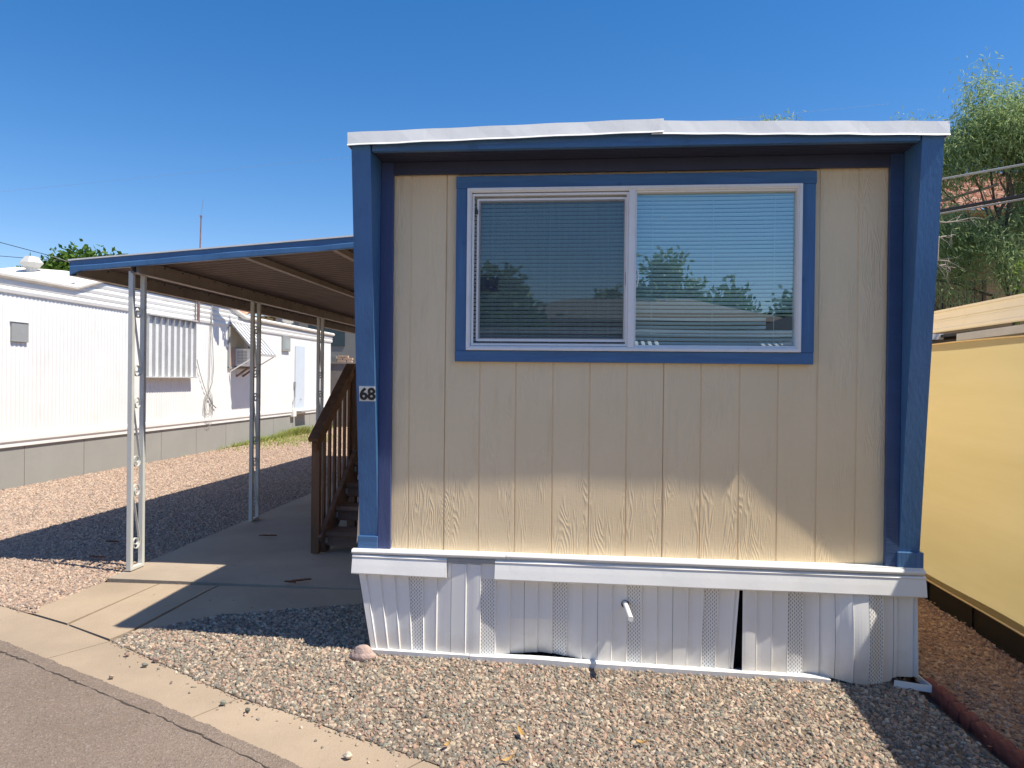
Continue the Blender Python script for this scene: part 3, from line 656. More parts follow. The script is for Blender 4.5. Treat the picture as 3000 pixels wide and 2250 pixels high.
for ip, (xa, xb) in enumerate(panels):
    cen = [v for v in VX if xa <= v <= xb]
    c = cen[0] if cen else (xa+xb)/2
    ribs = sorted([c+k*.0815+(.0385 if True else 0) for k in range(-6, 7)])
    ribs = [r for r in ribs if xa+.012 < r < xb-.012]
    cols = [(xa, .0)]
    for r in ribs: cols += [(r-.004, 0), (r-.001, -.0015), (r+.0035, .0095), (r+.010, .0085)]
    cols += [(xb, 0)]; dense = []
    for (a, d), (b, e) in zip(cols, cols[1:]):
        dense.append((a, d)); 
        if b-a > .03: dense += [(a+(b-a)*k/4, d+(e-d)*k/4) for k in (1, 2, 3)]
    dense.append(cols[-1]); nz = 22
    def vert(x, d, j, xa=xa, xb=xb, ip=ip):
        t = j/nz; zt = topz(x); zb = foot(x)
        if ip == 4: x = x - .030*t*(x-xa)/(xb-xa)              # leaning edge opens the black gap
        if ip == 2: zb += .004*math.exp(-((x+.2)/.12)**2)
        if ip == 0: x = x + .078*t*max(0, 1-(x-xa)/.42)           # left corner leans in
        return (x, syf(x, t)+d, zt+(zb-zt)*t)
    solid = MB(); vent = MB(); n = nz+1
    vs = [vert(x, d, j) for x, d in dense for j in range(n)]
    isv = lambda x: any(v-.031 < x < v+.022 for v in VX)
    fS = []; fV = []
    for i in range(len(dense)-1):
        mid = (dense[i][0]+dense[i+1][0])/2; flat_ = dense[i+1][0]-dense[i][0] > .006
        for j in range(nz): (fV if flat_ and any(v-.041 < mid < v+.028 for v in VX) else fS).append((i*n+j, (i+1)*n+j, (i+1)*n+j+1, i*n+j+1))
    pn = solid.add(vs, fS).build('skirting_panel', M_skirt, home, recalc=False)
    if fV: MB().add(vs, fV).build('vent_strip', M_vent, pn, recalc=False)
# side returns, black void behind, bottom track
MB().add([(-1.262, 4.06, .42), (-1.262, 6, .42), (-1.20, 6, -.03), (-1.182, 4.05, -.02)], [(0, 1, 2, 3)]).build('skirting_side', M_white, home)
MB().add([(1.745, 4.065, .42), (1.755, LEN, .42), (1.755, LEN, -.06), (1.752, 4.055, -.04)], [(0, 1, 2, 3)]).build('skirting_side', M_white, home)
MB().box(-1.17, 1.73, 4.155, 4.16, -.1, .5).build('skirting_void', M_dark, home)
mb = MB()
def track(x0, x1, n, y=4.030):
    rows = []
    for i in range(n+1):
        x = x0+(x1-x0)*i/n; z = foot(x)+.002 if x < 1.3 else h(x, 4)+.014; yy = y+.0015*math.sin(x*8)
        rows.append([(x, yy+.002, z-.032), (x, yy, z), (x, yy+.020, z+.0005), (x, yy+.06, z-.001), (x, yy+.062, z-.03)])
    return rows
mb._sw(track(-1.19, -.62, 8), False, True); mb._sw(track(-.615, 1.30, 24, 4.022), False, True)
tr = [(1.62, 4.03), (1.79, 3.985), (1.775, 4.12)]
for (a, b), (c, d) in zip(tr, tr[1:]):
    mb.beam((a, b, h(a, b)+.012), (c, d, h(c, d)+.012), .004, .035)
mb.build('skirting_track', M_white, home)
# plastic pipe stub poking out
pipe = MB(); a = Vector((.228, 4.10, .293)); b = Vector((.248, 3.845, .279)); pipe.tube([a, b], .0138, 16, False); pipe.tube([b, b.lerp(a, .04)], [.0145, .0145], 16)
pp = pipe.build('pipe_stub', M_whitemetal, home)
hole = MB(); hole.add([(.231+.021*math.cos(t), syf(.231, .4)-.0035, .287+.021*math.sin(t)) for t in np.linspace(0, 6.283, 20, endpoint=False)], [tuple(range(20))]); hole.build('pipe_hole', M_dark, pp)

# ------------------------------------------------------------------ carport
YC = 5.31
def zc(x): return 2.366+.0745*(x+3.929)                     # underside edge of the top sheet
cp = thing('carport_roof', (-2.6, 5.4, 0), 'low metal carport roof with a blue front edge and brown ribbed underside', 'carport')
mb = MB(); YE = 13.6; pch = .105; rows = []; y = YC+.01
while y < YE:
    for q, dz in ((0, 0), (.03, 0), (.042, .018), (.085, .018), (.097, 0)):
        rows.append([(x, y+q, zc(x)+dz-.012) for x in (-3.92, -2.6, -1.29)])
    y += pch
mb._sw(rows, False, False); mb.build('roof_sheet', M_under, cp, recalc=False)
mb = MB().add([(x, yy, zc(x)+.012+d) for x in (-3.945, -1.29) for yy in (YC-.008, YE) for d in (0, .011)], [(0, 1, 3, 2), (4, 6, 7, 5), (0, 4, 5, 1), (2, 3, 7, 6), (0, 2, 6, 4), (1, 5, 7, 3)]); mb.build('roof_cover', M_whitemetal, cp)
def cfascia():
    mb = MB(); rows = []; n = 60
    for i in range(n+1):
        x = -3.93+(2.64)*i/n; t = zc(x)+.010; q = .0025*math.sin(x*6+.5)+.002*math.sin(x*15); q2 = .004*math.sin(x*4)
        low = t-.084 if x > -3.85 else t-.084-(-3.85-x)*.36
        m = t-.040+q2
        rows.append([(x, YC+.03, t), (x, YC+.002, t), (x, YC+.002, m+.006), (x, YC-.007+q, m-.004), (x, YC-.008+q, low+.006), (x, YC-.004, low), (x, YC+.028, low+.002)])
    mb._sw(rows, False, True); return mb
cfascia().build('fascia', M_blue, cp, recalc=False)
MB().box(-3.936, -3.930, YC, YC+.05, 2.262, 2.372).build('fascia', M_blue, cp)
def cbeam(x, zb, ht, name='beam', d=.05, nb=14):
    mb = MB(); mb.box(x-d/2, x+d/2, YC+.01, YE, zb, zb+.003)
    mb.box(x+d/2-.003, x+d/2, YC+.01, YE, zb+.0035, zb+ht); mb.box(x-d/2, x-d/2+.003, YC+.01, YE, zb+.0035, zb+ht)
    mb.box(x+d/2, x+d/2+.009, YC+.01, YE, zb, zb+.008)
    return mb.build(name, M_beam, cp)
bb = cbeam(-3.42, 2.284, .102); cbeam(-3.905, 2.262, .10, 'gutter')
cbeam(-2.575, zc(-2.575)-.065, .05, 'rafter', .035); cbeam(-1.88, zc(-1.88)-.065, .05, 'rafter', .035)
mb = MB()
for k in range(30):
    for xx, zz in ((-3.394, 2.372), (-3.879, 2.348)):
        b = bmesh.new(); bmesh.ops.create_uvsphere(b, u_segments=6, v_segments=4, radius=.008); mb.bm(b, Matrix.Translation((xx, 5.42+k*.27, zz)))
mb.build('screws', M_darkmetal, bb)
# ornamental posts
def spiral(c, r0, turns, sgn, flip, n=22):
    P = []
    for i in range(n+1):
        t = i/n; r = r0*(1-.72*t); a = t*turns*2*math.pi
        P.append((c[0]+sgn*r*math.sin(a+0), c[1]+flip*r*math.cos(a)))
    return P
def scroll_bar(z0, z1, sgn):                                # S-scroll between the two bars in the (y,z) plane
    yc = .075; r = .048; top = spiral((yc, z1-r), r, 1.15, sgn, 1); bot = spiral((yc, z0+r), r, 1.15, -sgn, -1)
    # curls join through a diagonal strap
    a = top[0]; b = bot[0]
    tail = [(yc-sgn*r*math.sin(t), z1-r+r*math.cos(t)) for t in np.linspace(0, 1.6, 5)]
    tail2 = [(yc+sgn*r*math.sin(t), z0+r-r*math.cos(t)) for t in np.linspace(1.6, 0, 5)]
    return top[::-1]+tail+tail2+bot
def make_post(loc, zt):
    t = thing('ornamental_post', loc, 'x', 'post', 'scrolled metal carport posts')
    zb = .012; x, y, _ = loc; H = zt
    for k in (0, .150):
        b = MB().cbox(x-.018, x+.018, y+k, y+k+.032, zb, H, .002); b.build('upright', M_post, t)
    MB().cbox(x-.017, x+.019, y+.005, y+.17, .010, .034, .002).build('base_channel', M_post, t)
    cents = [(1.60, 2.02), (1.15, 1.50), (.66, 1.34), (.16, .62)]
    for i, (a, b_) in enumerate([(1.50, 2.035), (.80, 1.335), (.165, .66)]):
        pts = scroll_bar(a, b_, 1 if i % 2 == 0 else 1)
        mb = MB(); rows = []
        for q, (yy, zz) in enumerate(pts):
            p0 = pts[max(q-1, 0)]; p1 = pts[min(q+1, len(pts)-1)]; dd = Vector((p1[0]-p0[0], p1[1]-p0[1])).normalized(); nn = (-dd.y*.0022, dd.x*.0022)
            Yc = y+.0165+yy
            rows.append([(x-.009, Yc+nn[0], zz+nn[1]), (x+.009, Yc+nn[0], zz+nn[1]), (x+.009, Yc-nn[0], zz-nn[1]), (x-.009, Yc-nn[0], zz-nn[1])])
        mb._sw(rows, True, True); mb.build('scroll', M_post, t)
    return t
p1 = make_post((-3.455, 5.335, 0), 2.30); p1['label'] = 'scrolled white metal carport post nearest the street, its foot in sunlight'
dup(p1, (-3.43, 7.35, 0), 'middle scrolled metal carport post standing on the shaded slab')
dup(p1, (-3.43, 9.25, 0), 'farthest scrolled metal carport post, half hidden behind the wooden handrail')

# ------------------------------------------------------------------ wooden entry steps
st = thing('entry_steps', (-1.8, 6.6, 0), 'dark stained wooden entry steps with slatted handrail under the carport', 'steps')
XS = -2.27; slope = .66
def rz(y): return .985+slope*(y-6.03)
MB().cbox(XS-.035, XS+.035, 6.09, 6.15, .01, .96, .004).build('newel_post', M_wood, st)
MB().cbox(XS-.04, XS+.04, 7.06, 7.14, .01, 1.64, .004).build('newel_post', M_wood, st)
mb = MB(); mb.beam((XS+.005, 6.02, rz(6.02)), (XS+.005, 7.0, rz(7.0)), .085, .036); mb.beam((XS+.005, 7.0, rz(7.0)), (XS+.005, 8.0, rz(7.0)), .085, .036); mb.build('handrail', M_wood, st)
mb = MB(); mb.beam((XS+.012, 6.04, rz(6.04)-.072), (XS+.012, 7.02, rz(7.02)-.072), .036, .088); mb.build('lower_rail', M_wood, st)
yb = 6.20; i = 0
while yb < 7.95:
    t = rz(min(yb, 7.0))-.06; zl = (.12+slope*(yb-6.15)) if yb < 7.05 else .72
    MB().cbox(XS-.030, XS-.008, yb, yb+.038, max(.06, zl-.10), t, .002).build('baluster', M_wood, st); yb += .137; i += 1
for X in (XS+.045, -1.36):
    mb = MB(); mb.beam((X, 6.14, .06), (X, 7.10, .06+slope*.96+.02), .038, .23); mb.build('stringer', M_woodH, st)
for k in range(4):
    y0 = 6.17+.262*k; z0 = .185+.172*k
    MB().cbox(XS+.07, -1.38, y0-.02, y0+.235, z0-.036, z0, .004).build('tread', M_woodH, st)
    MB().cbox(XS+.075, -1.385, y0+.005, y0+.04, z0-.125, z0-.038, .003).build('riser', M_woodH, st)
    mb = MB().box(XS+.066, XS+.085, y0+.0, y0+.004, z0-.10, z0-.05); mb.build('bracket', M_galv, st)
MB().cbox(XS, -1.26, 7.20, 8.2, .845, .88, .004).build('landing', M_woodH, st)
for xx in (XS, -1.9, -1.5):
    for yy in (7.35, 8.1): MB().cbox(xx, xx+.085, yy, yy+.085, .01, .84, .003).build('landing_leg', M_wood, st)

# ------------------------------------------------------------------ white neighbour trailer on the left
NX = -7.55; ny0, ny1 = 5.0, 21.5
tr_ = thing('white_trailer', (NX, 12, 0), 'long white corrugated mobile home on grey skirting left of the carport', 'mobile home')
mb = MB(); per = .0762; n = int((ny1-ny0)/per); rows = []
for i in range(n):
    for a, d in ((0, 0), (.2, .002), (.35, .006), (.5, .008), (.65, .006), (.8, .002)):
        y = ny0+(i+a)*per; rows.append([(NX-.008+d, y, .67), (NX-.008+d, y, 2.6)])
mb._sw(rows, False, False); mb.build('siding', M_trailer, tr_, recalc=False)
MB().box(NX-3.0, NX-.03, ny0, ny1, .56, 2.8).build('body', M_trailer, tr_)
mb = MB(); mb.sweepY([(NX-.02, .70), (NX+.025, .695), (NX+.040, .66), (NX+.040, .62), (NX+.02, .595), (NX+.022, .58), (NX+.022, .545), (NX-.03, .545)], ny0, ny1+.01, False, True); mb.build('belt_trim', M_trailer, tr_)
def ribs_band(z0, z1, k, x=NX):
    P = [(x-.03, z0)]; dz = (z1-z0)/k
    for i in range(k):
        for a, b in ((0, .004), (.06, .020), (.5, .030), (.94, .020), (1, .004)): P.append((x+b, z0+(i+a)*dz))
    return P+[(x-.03, z1)]
mb = MB(); mb.sweepY(ribs_band(2.572, 2.76, 2), ny0, 10.27, False, False); mb.sweepY(ribs_band(2.572, 2.95, 4), 10.272, 15.45, False, False); mb.sweepY(ribs_band(2.56, 2.74, 2), 15.452, ny1, False, False)
mb.build('upper_band', M_trailer, tr_)
EZ = [(ny0, 2.79), (10.27, 2.80), (10.98, 3.02), (15.0, 3.02), (15.75, 2.83), (ny1+.05, 2.80)]
rows = []
for y, z in EZ: rows.append([(NX+.045, y, z-.045), (NX+.075, y, z-.02), (NX+.08, y, z+.01), (NX+.055, y, z+.04), (NX+.01, y, z+.05)])
mb = MB(); mb._sw(rows, False, False)
for f in range(len(mb.f)): mb.sm[f] = False
mb._sw([[(NX+.045, y, z-.045), (NX-.03, y, z-.045)] for y, z in EZ], False, False); mb.build('roof_edge', M_trailer_roof, tr_, recalc=False)
mb = MB(); mb._sw([[(NX+.02, y, z+.046), (NX-.7, y, z+.14), (NX-1.5, y, z+.20), (NX-2.4, y, z+.12), (NX-3.05, y, z-.02)] for y, z in EZ], False, False); mb.build('roof', M_trailer_roof, tr_, recalc=False)
mb = MB()
mb.box(NX-.06, NX-.005, ny0, ny1, -.1, .548); sk = mb.build('skirting', M_gskirt, tr_)
for y in (5.74, 6.94, 8.14, 9.34, 10.54, 11.74, 12.6, 13.8, 15.0, 16.2, 17.4, 18.6, 19.8): MB().box(NX-.006, NX-.002, y, y+.006, -.1, .546).build('seam', M_seam, sk)
# items on the wall
mb = MB(); mb.cbox(NX, NX+.03, 9.07, 9.36, 1.94, 2.20, .004); vc = mb.build('vent_cover', M_grey, tr_); MB().box(NX, NX+.04, 9.06, 9.36, 2.20, 2.215).build('flange', M_trailer, vc)
mb = MB(); mb.box(NX, NX+.075, 11.97, 13.55, 1.495, 2.555); sh = mb.build('window_shutter', M_shut, tr_)
mb = MB(); 
for k in range(9): y = 11.97+k*1.545/8; mb.box(NX+.075, NX+.135, y, y+.012, 1.50, 2.55)
mb.box(NX+.05, NX+.14, 11.96, 13.56, 1.475, 1.497); mb.box(NX+.0, NX+.15, 11.96, 13.56, 2.552, 2.575); mb.build('rib', M_rib, sh)
w2 = MB().box(NX-.03, NX+.012, 15.06, 16.05, 1.72, 2.58).build('side_window', M_dark, tr_)
mb = MB(); 
for a, b, c, d in ((15.04, 15.10, 1.70, 2.60), (16.02, 16.08, 1.70, 2.60)): mb.box(NX, NX+.03, a, b, c, d)
mb.box(NX, NX+.04, 15.04, 16.08, 1.68, 1.72); mb.box(NX, NX+.03, 15.04, 16.08, 2.58, 2.62); mb.box(NX+.012, NX+.022, 15.1, 16.02, 2.12, 2.15); mb.build('frame', M_grey, w2)
MB().box(NX+.012, NX+.016, 15.1, 15.98, 2.15, 2.58).build('panel', simple('pale_panel', (.5, .47, .38)), w2)
MB().box(NX+.012, NX+.02, 15.1, 15.34, 1.72, 2.12).build('panel', simple('pinkish_board', (.42, .33, .30), .9, .2, 8), w2)
ac = MB().cbox(NX, NX+.34, 15.36, 15.86, 1.74, 2.12, .01).build('air_conditioner', M_whitemetal, tr_)
mb = MB()
for k in range(9): mb.box(NX+.06, NX+.28, 15.3545, 15.3595, 1.80+k*.032, 1.815+k*.032)
mb.box(NX+.165, NX+.175, 15.352, 15.3595, 1.78, 2.09); mb.build('grille', M_grey, ac)
for yy in (15.45, 15.75): MB().beam((NX+.0, yy, 1.52), (NX+.3, yy, 1.73), .05, .03).build('bracket', M_woodH, ac)
aw = MB(); ya, yb2 = 15.10, 16.02; zt_, zb_, dx = 2.66, 1.985, .62
aw.add([(NX+.02, ya, zt_), (NX+.02, yb2, zt_), (NX+dx, yb2, zb_), (NX+dx, ya, zb_), (NX+.02, ya, zt_-.012), (NX+.02, yb2, zt_-.012), (NX+dx, yb2, zb_-.012), (NX+dx, ya, zb_-.012)], [(0, 1, 2, 3), (7, 6, 5, 4), (0, 3, 7, 4), (1, 5, 6, 2), (3, 2, 6, 7)])
awn = aw.build('window_awning', M_shut, tr_)
for k in range(7):
    t = k/6; MB().beam((NX+.02, ya+t*(yb2-ya), zt_+.012), (NX+dx, ya+t*(yb2-ya), zb_+.012), .022, .035).build('rib', M_grey if k == 0 else M_rib, awn)
MB().beam((NX+dx, ya-.02, zb_), (NX+dx, yb2+.02, zb_), .03, .05).build('edge', M_rib, awn)
for yy in (ya+.02, yb2-.02): MB().beam((NX+.02, yy, 1.62), (NX+dx, yy, zb_-.01), .025, .02).build('arm', M_whitemetal, awn)
v2 = MB().cbox(NX, NX+.05, 17.83, 18.28, 2.17, 2.54, .006).build('vent_cover', M_grey, tr_); MB().box(NX+.05, NX+.054, 17.9, 18.22, 2.22, 2.47).build('pane', simple('frosted_pane', (.36, .42, .42), .2), v2)
dr = MB().cbox(NX+.0, NX+.022, 18.70, 19.34, .62, 2.35, .006).build('door', simple('pale_blue_door', (.62, .70, .78), .5, .03), tr_)
MB().tube([(NX+.03, 19.0, .95), (NX+.045, 19.05, .92), (NX+.03, 19.1, .95)], .006, 6).build('handle', M_grey, dr)
MB().box(NX+.0, NX+.2, 18.72, 19.4, .60, .635).build('step_plate', M_grey, dr)
cb = MB().cbox(NX+.0, NX+.09, 18.42, 18.62, .50, .70, .005).build('meter_box', M_whitemetal, tr_); mb = MB().tube([(NX+.03, 18.52, .70), (NX+.03, 18.55, .9), (NX+.03, 18.66, 1.0), (NX+.03, 18.66, 1.25)], .012, 6); mb.box(NX, NX+.04, 18.63, 18.69, 1.25, 1.4); mb.build('conduit', M_grey, cb)
# roof vents
def roof_vent(loc, s, label):
    x, y, z = loc; t = thing('roof_vent', loc, label, 'roof vent', 'white metal roof vents on the long trailer')
    def ring(r0, r1, z0, z1, n=8): 
        vs = [(x+r*math.cos(a), y+r*math.sin(a), zz) for r, zz in ((r0, z0), (r1, z1)) for a in [2*math.pi*(k+.5)/n for k in range(n)]]
        return vs, [(k, (k+1) % n, n+(k+1) % n, n+k) for k in range(n)]
    mb = MB(); mb.add(*ring(.17*s, .10*s, z-.06, z+.05*s)); mb.add(*ring(.10*s, .10*s, z+.05*s, z+.17*s)); mb.build('flue', M_ventm, t)
    mb = MB(); mb.add(*ring(.14*s, .21*s, z+.15*s, z+.24*s)); mb.add(*ring(.21*s, .12*s, z+.24*s, z+.36*s)); mb.add(*ring(.12*s, .001, z+.36*s, z+.38*s)); mb.add(*ring(.14*s, .001, z+.15*s, z+.16*s)); mb.build('cap', M_ventm, t)
roof_vent((-8.6, 10.75, 3.05), .80, 'white faceted roof vent at the near end of the white trailer')
roof_vent((-8.4, 20.3, 2.93), .85, 'small white roof vent near the far end of the white trailer')
# antenna mast
an = MB(); an.tube([(NX+.10, 13.65, 2.56), (NX+.10, 13.66, 3.3)], .028, 8); an.tube([(NX+.10, 13.66, 3.3), (NX+.10, 13.68, 3.7)], .022, 8); an.tube([(NX+.10, 13.68, 3.7), (NX+.10, 13.72, 4.60)], .013, 6); an.tube([(NX+.10, 13.72, 4.6), (NX+.10, 13.72, 4.63)], .024, 6); an.tube([(NX+.10, 13.72, 4.63), (NX+.13, 13.74, 4.95)], .003, 4)
tag(an.build('antenna_mast', simple('rusty_mast', (.22, .14, .13), .7, .3, 8), loc=(NX+.1, 13.7, 2.56)), 'thin dark antenna mast fixed to the side of the white trailer', 'antenna')
# cables and coil on the wall
cbm = MB(); P = lambda px, py, d=.03: tuple(onX(px, py, NX+d))
cbm.tube([P(623, 880), P(621, 905, .06), P(617, 960), P(616, 1000), P(614, 1100), P(609, 1160)], .007, 5)
cbm.tube([P(621, 905, .06), P(620, 960), P(623, 1010), P(626, 1080), P(622, 1120), P(609, 1160)], .007, 5)
cbm.tube([P(577, 1053), P(585, 1090), P(597, 1130), P(609, 1162)], .007, 5)
for k in range(6):
    c = P(610+random.gauss(0, 1.5), 1186+4*k*.6, .03); r = .13+.022*k
    cbm.tube([(NX+.03+.01*random.random(), c[1]+r*.75*math.sin(a), c[2]+r*math.cos(a)*(1.0+.1*k)) for a in np.linspace(0, 6.28, 20)], .0045, 4)
cbm.tube([P(612, 1165), P(622, 1185), P(633, 1195)], .012, 5)
tag(cbm.build('cable_coil', M_wiregrey, loc=(NX, 14.3, .9)), 'grey cables looping down to a coil on the white trailer wall', 'cable')
# weatherhead with cable bundle whose shadow falls on the wall
wh = thing('service_mast', (NX-.2, 14.5, 2.9), 'electric service mast with bundled cables above the white trailer wall', 'service mast')
MB().tube([(NX-.15, 14.42, 2.9), (NX-.15, 14.42, 3.38), (NX-.02, 14.42, 3.45)], .035, 8).build('mast', M_grey, wh)
mb = MB()
mb.tube([(NX-.02, 14.42, 3.42), (NX+.15, 14.38, 3.36), (NX+.33, 14.40, 3.33), (NX+.50, 14.44, 3.32), (NX+.62, 14.50, 3.30)], [.05, .11, .15, .13, .03], 9)
for k in range(7): mb.tube([(NX+.3, 14.4, 3.33), (NX+.42+random.gauss(0, .03), 14.55+.05*k, 3.34), (NX+.46+.03*k, 14.78+random.gauss(0, .05), 3.33), (NX+.60+random.gauss(0, .03), 14.80+.03*k, 3.31)], .022, 5)
mb.tube([(NX+.45, 14.85, 3.33), (NX+.40, 15.0, 3.34), (NX+.33, 14.98, 3.34)], .03, 5)
mb.build('cable_bundle', M_wire, wh)

# ------------------------------------------------------------------ behind: block wall, stacked bricks, grey building, tiled house
def wallthing(name, x0, x1, y0, y1, z1, m, label, cat):
    mb = MB(); mb.box(x0, x1, y0, y1, -.3, z1-.06); mb.cbox(x0-.02, x1+.02, y0-.03, y1+.03, z1-.058, z1, .008)
    return tag(mb.build(name, m, loc=((x0+x1)/2, y0, 0)), label, cat)
wallthing('block_wall', -15, 12, 22.5, 22.7, 2.0, M_block, 'grey brown block wall closing the yard behind the wooden steps', 'wall')
bs = thing('brick_stack', (-7.5, 22.6, 2.0), 'stack of pale bricks on top of the block wall', 'bricks')
for r_ in range(3):
    for k in range(3-(r_ == 2)):
        x = -7.74+k*.165+.02*r_+random.gauss(0, .01); MB().cbox(x, x+.155, 22.52, 22.64, 2.003+.072*r_, 2.068+.072*r_, .008).build('brick', M_brickpale, bs)
MB().cbox(-7.90, -7.76, 22.52, 22.66, 2.003, 2.2, .01).build('dark_brick', M_stucco_grey, bs)
gb = thing('grey_building', (-8, 29, 0), 'plain grey stucco building rising behind the block wall', 'building')
MB().box(-12.1, 3, 28, 36, -.3, 5.6).build('wall', M_stucco_grey, gb); MB().box(-12.3, 3.2, 27.8, 36.2, 5.6, 5.8).build('roof', M_stucco_tan, gb)
wn = MB().box(-10.75, -9.3, 27.97, 27.999, 2.75, 3.75).build('window', simple('teal_pane', (.03, .06, .075), .2), gb); MB().box(-11.15, -10.8, 27.95, 27.999, 2.6, 4.2).build('shutter', M_stucco_grey, gb)
def tile_roof(x0, x1, y0, y1, z0, z1, pitch=.28):               # wavy clay tile slope falling towards -Y
    mb = MB(); nx = int((x1-x0)/pitch*6); ny = int(math.hypot(y1-y0, z1-z0)/.38)
    rows = []
    for j in range(ny):
        for e, t in ((0, j/ny), (.02, j/ny+.0001), (0, (j+1)/ny)):
            rows.append([(x0+(x1-x0)*i/nx, y0+(y1-y0)*t, z0+(z1-z0)*t+.045*math.sin(i*math.pi/3)+(.035*(1-(t*ny-j)))) for i in range(nx+1)])
    mb._sw(rows, False, False); return mb
th = thing('tiled_house', (-15, 30, 0), 'tan house with red clay tile roof behind the white trailer', 'house')
tile_roof(-17.5, -12.2, 28.0, 31.0, 3.95, 5.1).build('roof', M_tile, th, recalc=False)
MB().box(-17.2, -12.3, 28.5, 34, -.3, 3.9).build('wall', M_stucco_tan, th)
mb = MB()
for k in range(24): mb.cbox(-17.3+k*.21, -17.2+k*.21, 28.05, 28.5, 3.84, 3.93, .004)
mb.box(-17.4, -12.25, 28.1, 28.16, 3.76, 3.84); mb.build('rafter_ends', simple('gold_trim', (.5, .36, .16)), th)

# ------------------------------------------------------------------ foliage
def leaf_cloud(blobs, n, L, W, droop=0., hard=.5, tint=(0, 1), clump=.16, nclump=None):
    w_ = np.array([b[3]*b[4]*b[5] for b in blobs]); w_ = w_/w_.sum()
    nclump = nclump or max(20, n//26); ci = rng.choice(len(blobs), nclump, p=w_)
    u = rng.normal(size=(nclump, 3)); u /= np.linalg.norm(u, axis=1)[:, None]; rad = rng.random(nclump)**hard
    B = np.array(blobs)[ci]; cc = B[:, :3]+u*rad[:, None]*B[:, 3:6]; ctint = rng.random(nclump)
    k = rng.integers(0, nclump, n); p = cc[k]+rng.normal(size=(n, 3))*clump*np.array([1, 1, 1+.4*droop])
    d = rng.normal(size=(n, 3)); d[:, 2] -= droop*1.3; d += u[k]*.7; d /= np.linalg.norm(d, axis=1)[:, None]
    s = np.cross(d, rng.normal(size=(n, 3))); s /= np.linalg.norm(s, axis=1)[:, None]
    l = L*(.6+.8*rng.random(n))[:, None]; wv = W*(.7+.6*rng.random(n))[:, None]
    Q = np.stack([p, p+d*l*.45+s*wv*.5, p+d*l, p+d*l*.45-s*wv*.5], 1)
    t = np.clip(.6*ctint[k]+.4*rng.random(n), 0, 1); t = tint[0]+(tint[1]-tint[0])*t; t[np.abs(t-.5) < 1e-6] = .51
    return Q, t.tolist()
def limb(mb, a, b, r0, r1, wob=.08, n=7):
    a = Vector(a); b = Vector(b); L_ = (b-a).length; pts = [a.lerp(b, i/n)+Vector((random.gauss(0, 1), random.gauss(0, 1), random.gauss(0, .5)))*(wob*L_*.3 if 0 < i < n else 0) for i in range(n+1)]
    mb.tube(pts, [r0+(r1-r0)*i/n for i in range(n+1)], 6); return pts
def tree(name, base, top, blobs, n, L, W, mat, label, droop=0., rt=.14, clump=.16, hard=.5, group=None, nl=9, forks=None):
    t = thing(name, base, label, 'tree', group); mb = MB(); limb(mb, base, top, rt, rt*.45, .05, 9)
    for b in blobs[:nl]: 
        s0 = Vector(base).lerp(Vector(top), .55+.4*random.random()); pts = limb(mb, s0, b[:3], rt*.38, rt*.1)
        for _ in range(4): limb(mb, pts[random.randint(3, 6)], [b[i]+random.gauss(0, .6)*b[3+i] for i in range(3)], rt*.10, rt*.03, .12, 5)
    mb.build('trunk', M_bark, t)
    Q, ti = leaf_cloud(blobs, n, L, W, droop, hard, clump=clump); MB().quads(Q, ti).build('crown', mat, t, recalc=False)
    return t
# right hand willowy tree beyond the neighbour
tree('willowy_tree', (6.9, 12.6, -.1), (6.3, 12.0, 5.0),
     [(6.35, 12, 5.42, .60, .6, .42), (6.95, 12.2, 5.45, .6, .6, .4), (5.85, 12.1, 5.12, .50, .5, .34), (5.97, 12, 5.98, .17, .22, .30), (7.4, 12.2, 5.35, .8, .8, .55), (5.4, 12.2, 4.75, .26, .35, .25),
      (7.3, 12.3, 4.5, .6, .7, .6), (5.45, 12.2, 3.9, .34, .5, .28), (5.95, 12.2, 3.75, .42, .5, .28), (6.7, 12.3, 3.95, .3, .4, .2), (5.35, 12.1, 3.2, .14, .3, .40), (5.78, 12.2, 3.2, .13, .3, .36), (5.25, 12.4, 5.15, .3, .4, .3), (5.12, 12.5, 5.45, .22, .3, .18), (6.3, 11.75, 3.35, .34, .2, .30)],
     88000, .095, .0165, M_leafR, 'tall willowy green tree behind the tan carport on the right', droop=.9, rt=.07, clump=.13, hard=.42, nl=12)
# bare twigs on the same side
tw = MB()
for (a, b) in (((2752, 651), (2880, 640)), ((2748, 695), (2800, 688)), ((2745, 760), (2785, 768)), ((2748, 775), (2800, 785))):
    A = onY(*a, 11.2); B_ = onY(*b, 11.5); pts = limb(tw, A, B_, .014, .005, .1, 6)
    for _ in range(7): q = pts[random.randint(1, 5)]; limb(tw, q, q+Vector((random.gauss(.1, .12), random.gauss(0, .1), random.gauss(0, .12))), .006, .002, .15, 3)
tw.tube([onY(2752, 651, 11.2), Vector((5.0, 11.6, 4.2)), Vector((5.6, 12.2, 4.4)), Vector((6.3, 12.1, 4.6))], .02, 5)
tw.tube([onY(2745, 760, 11.2), Vector((4.9, 11.4, 3.2)), Vector((5.0, 11.8, 2.0)), Vector((5.3, 12, -.1))], .03, 5); tw.tube([onY(2748, 695, 11.2), onY(2745, 760, 11.2)], .02, 5)
tag(tw.build('bare_sapling', M_twig, loc=(5.3, 12, -.1)), 'leafless grey sapling with thin twigs beside the blue corner', 'sapling')
tree('distant_tree', (3.9, 15, -.2), (3.75, 15, 6.2), [(3.7, 15, 6.65, .30, .3, .14), (3.95, 15, 6.5, .35, .3, .16), (3.5, 15, 6.2, .5, .5, .4), (4, 15.2, 5.6, .7, .7, .6)], 2600, .10, .018, M_leafR, 'tree whose wispy top just shows above the white roof edge', droop=.2, rt=.08, clump=.09, nl=4)
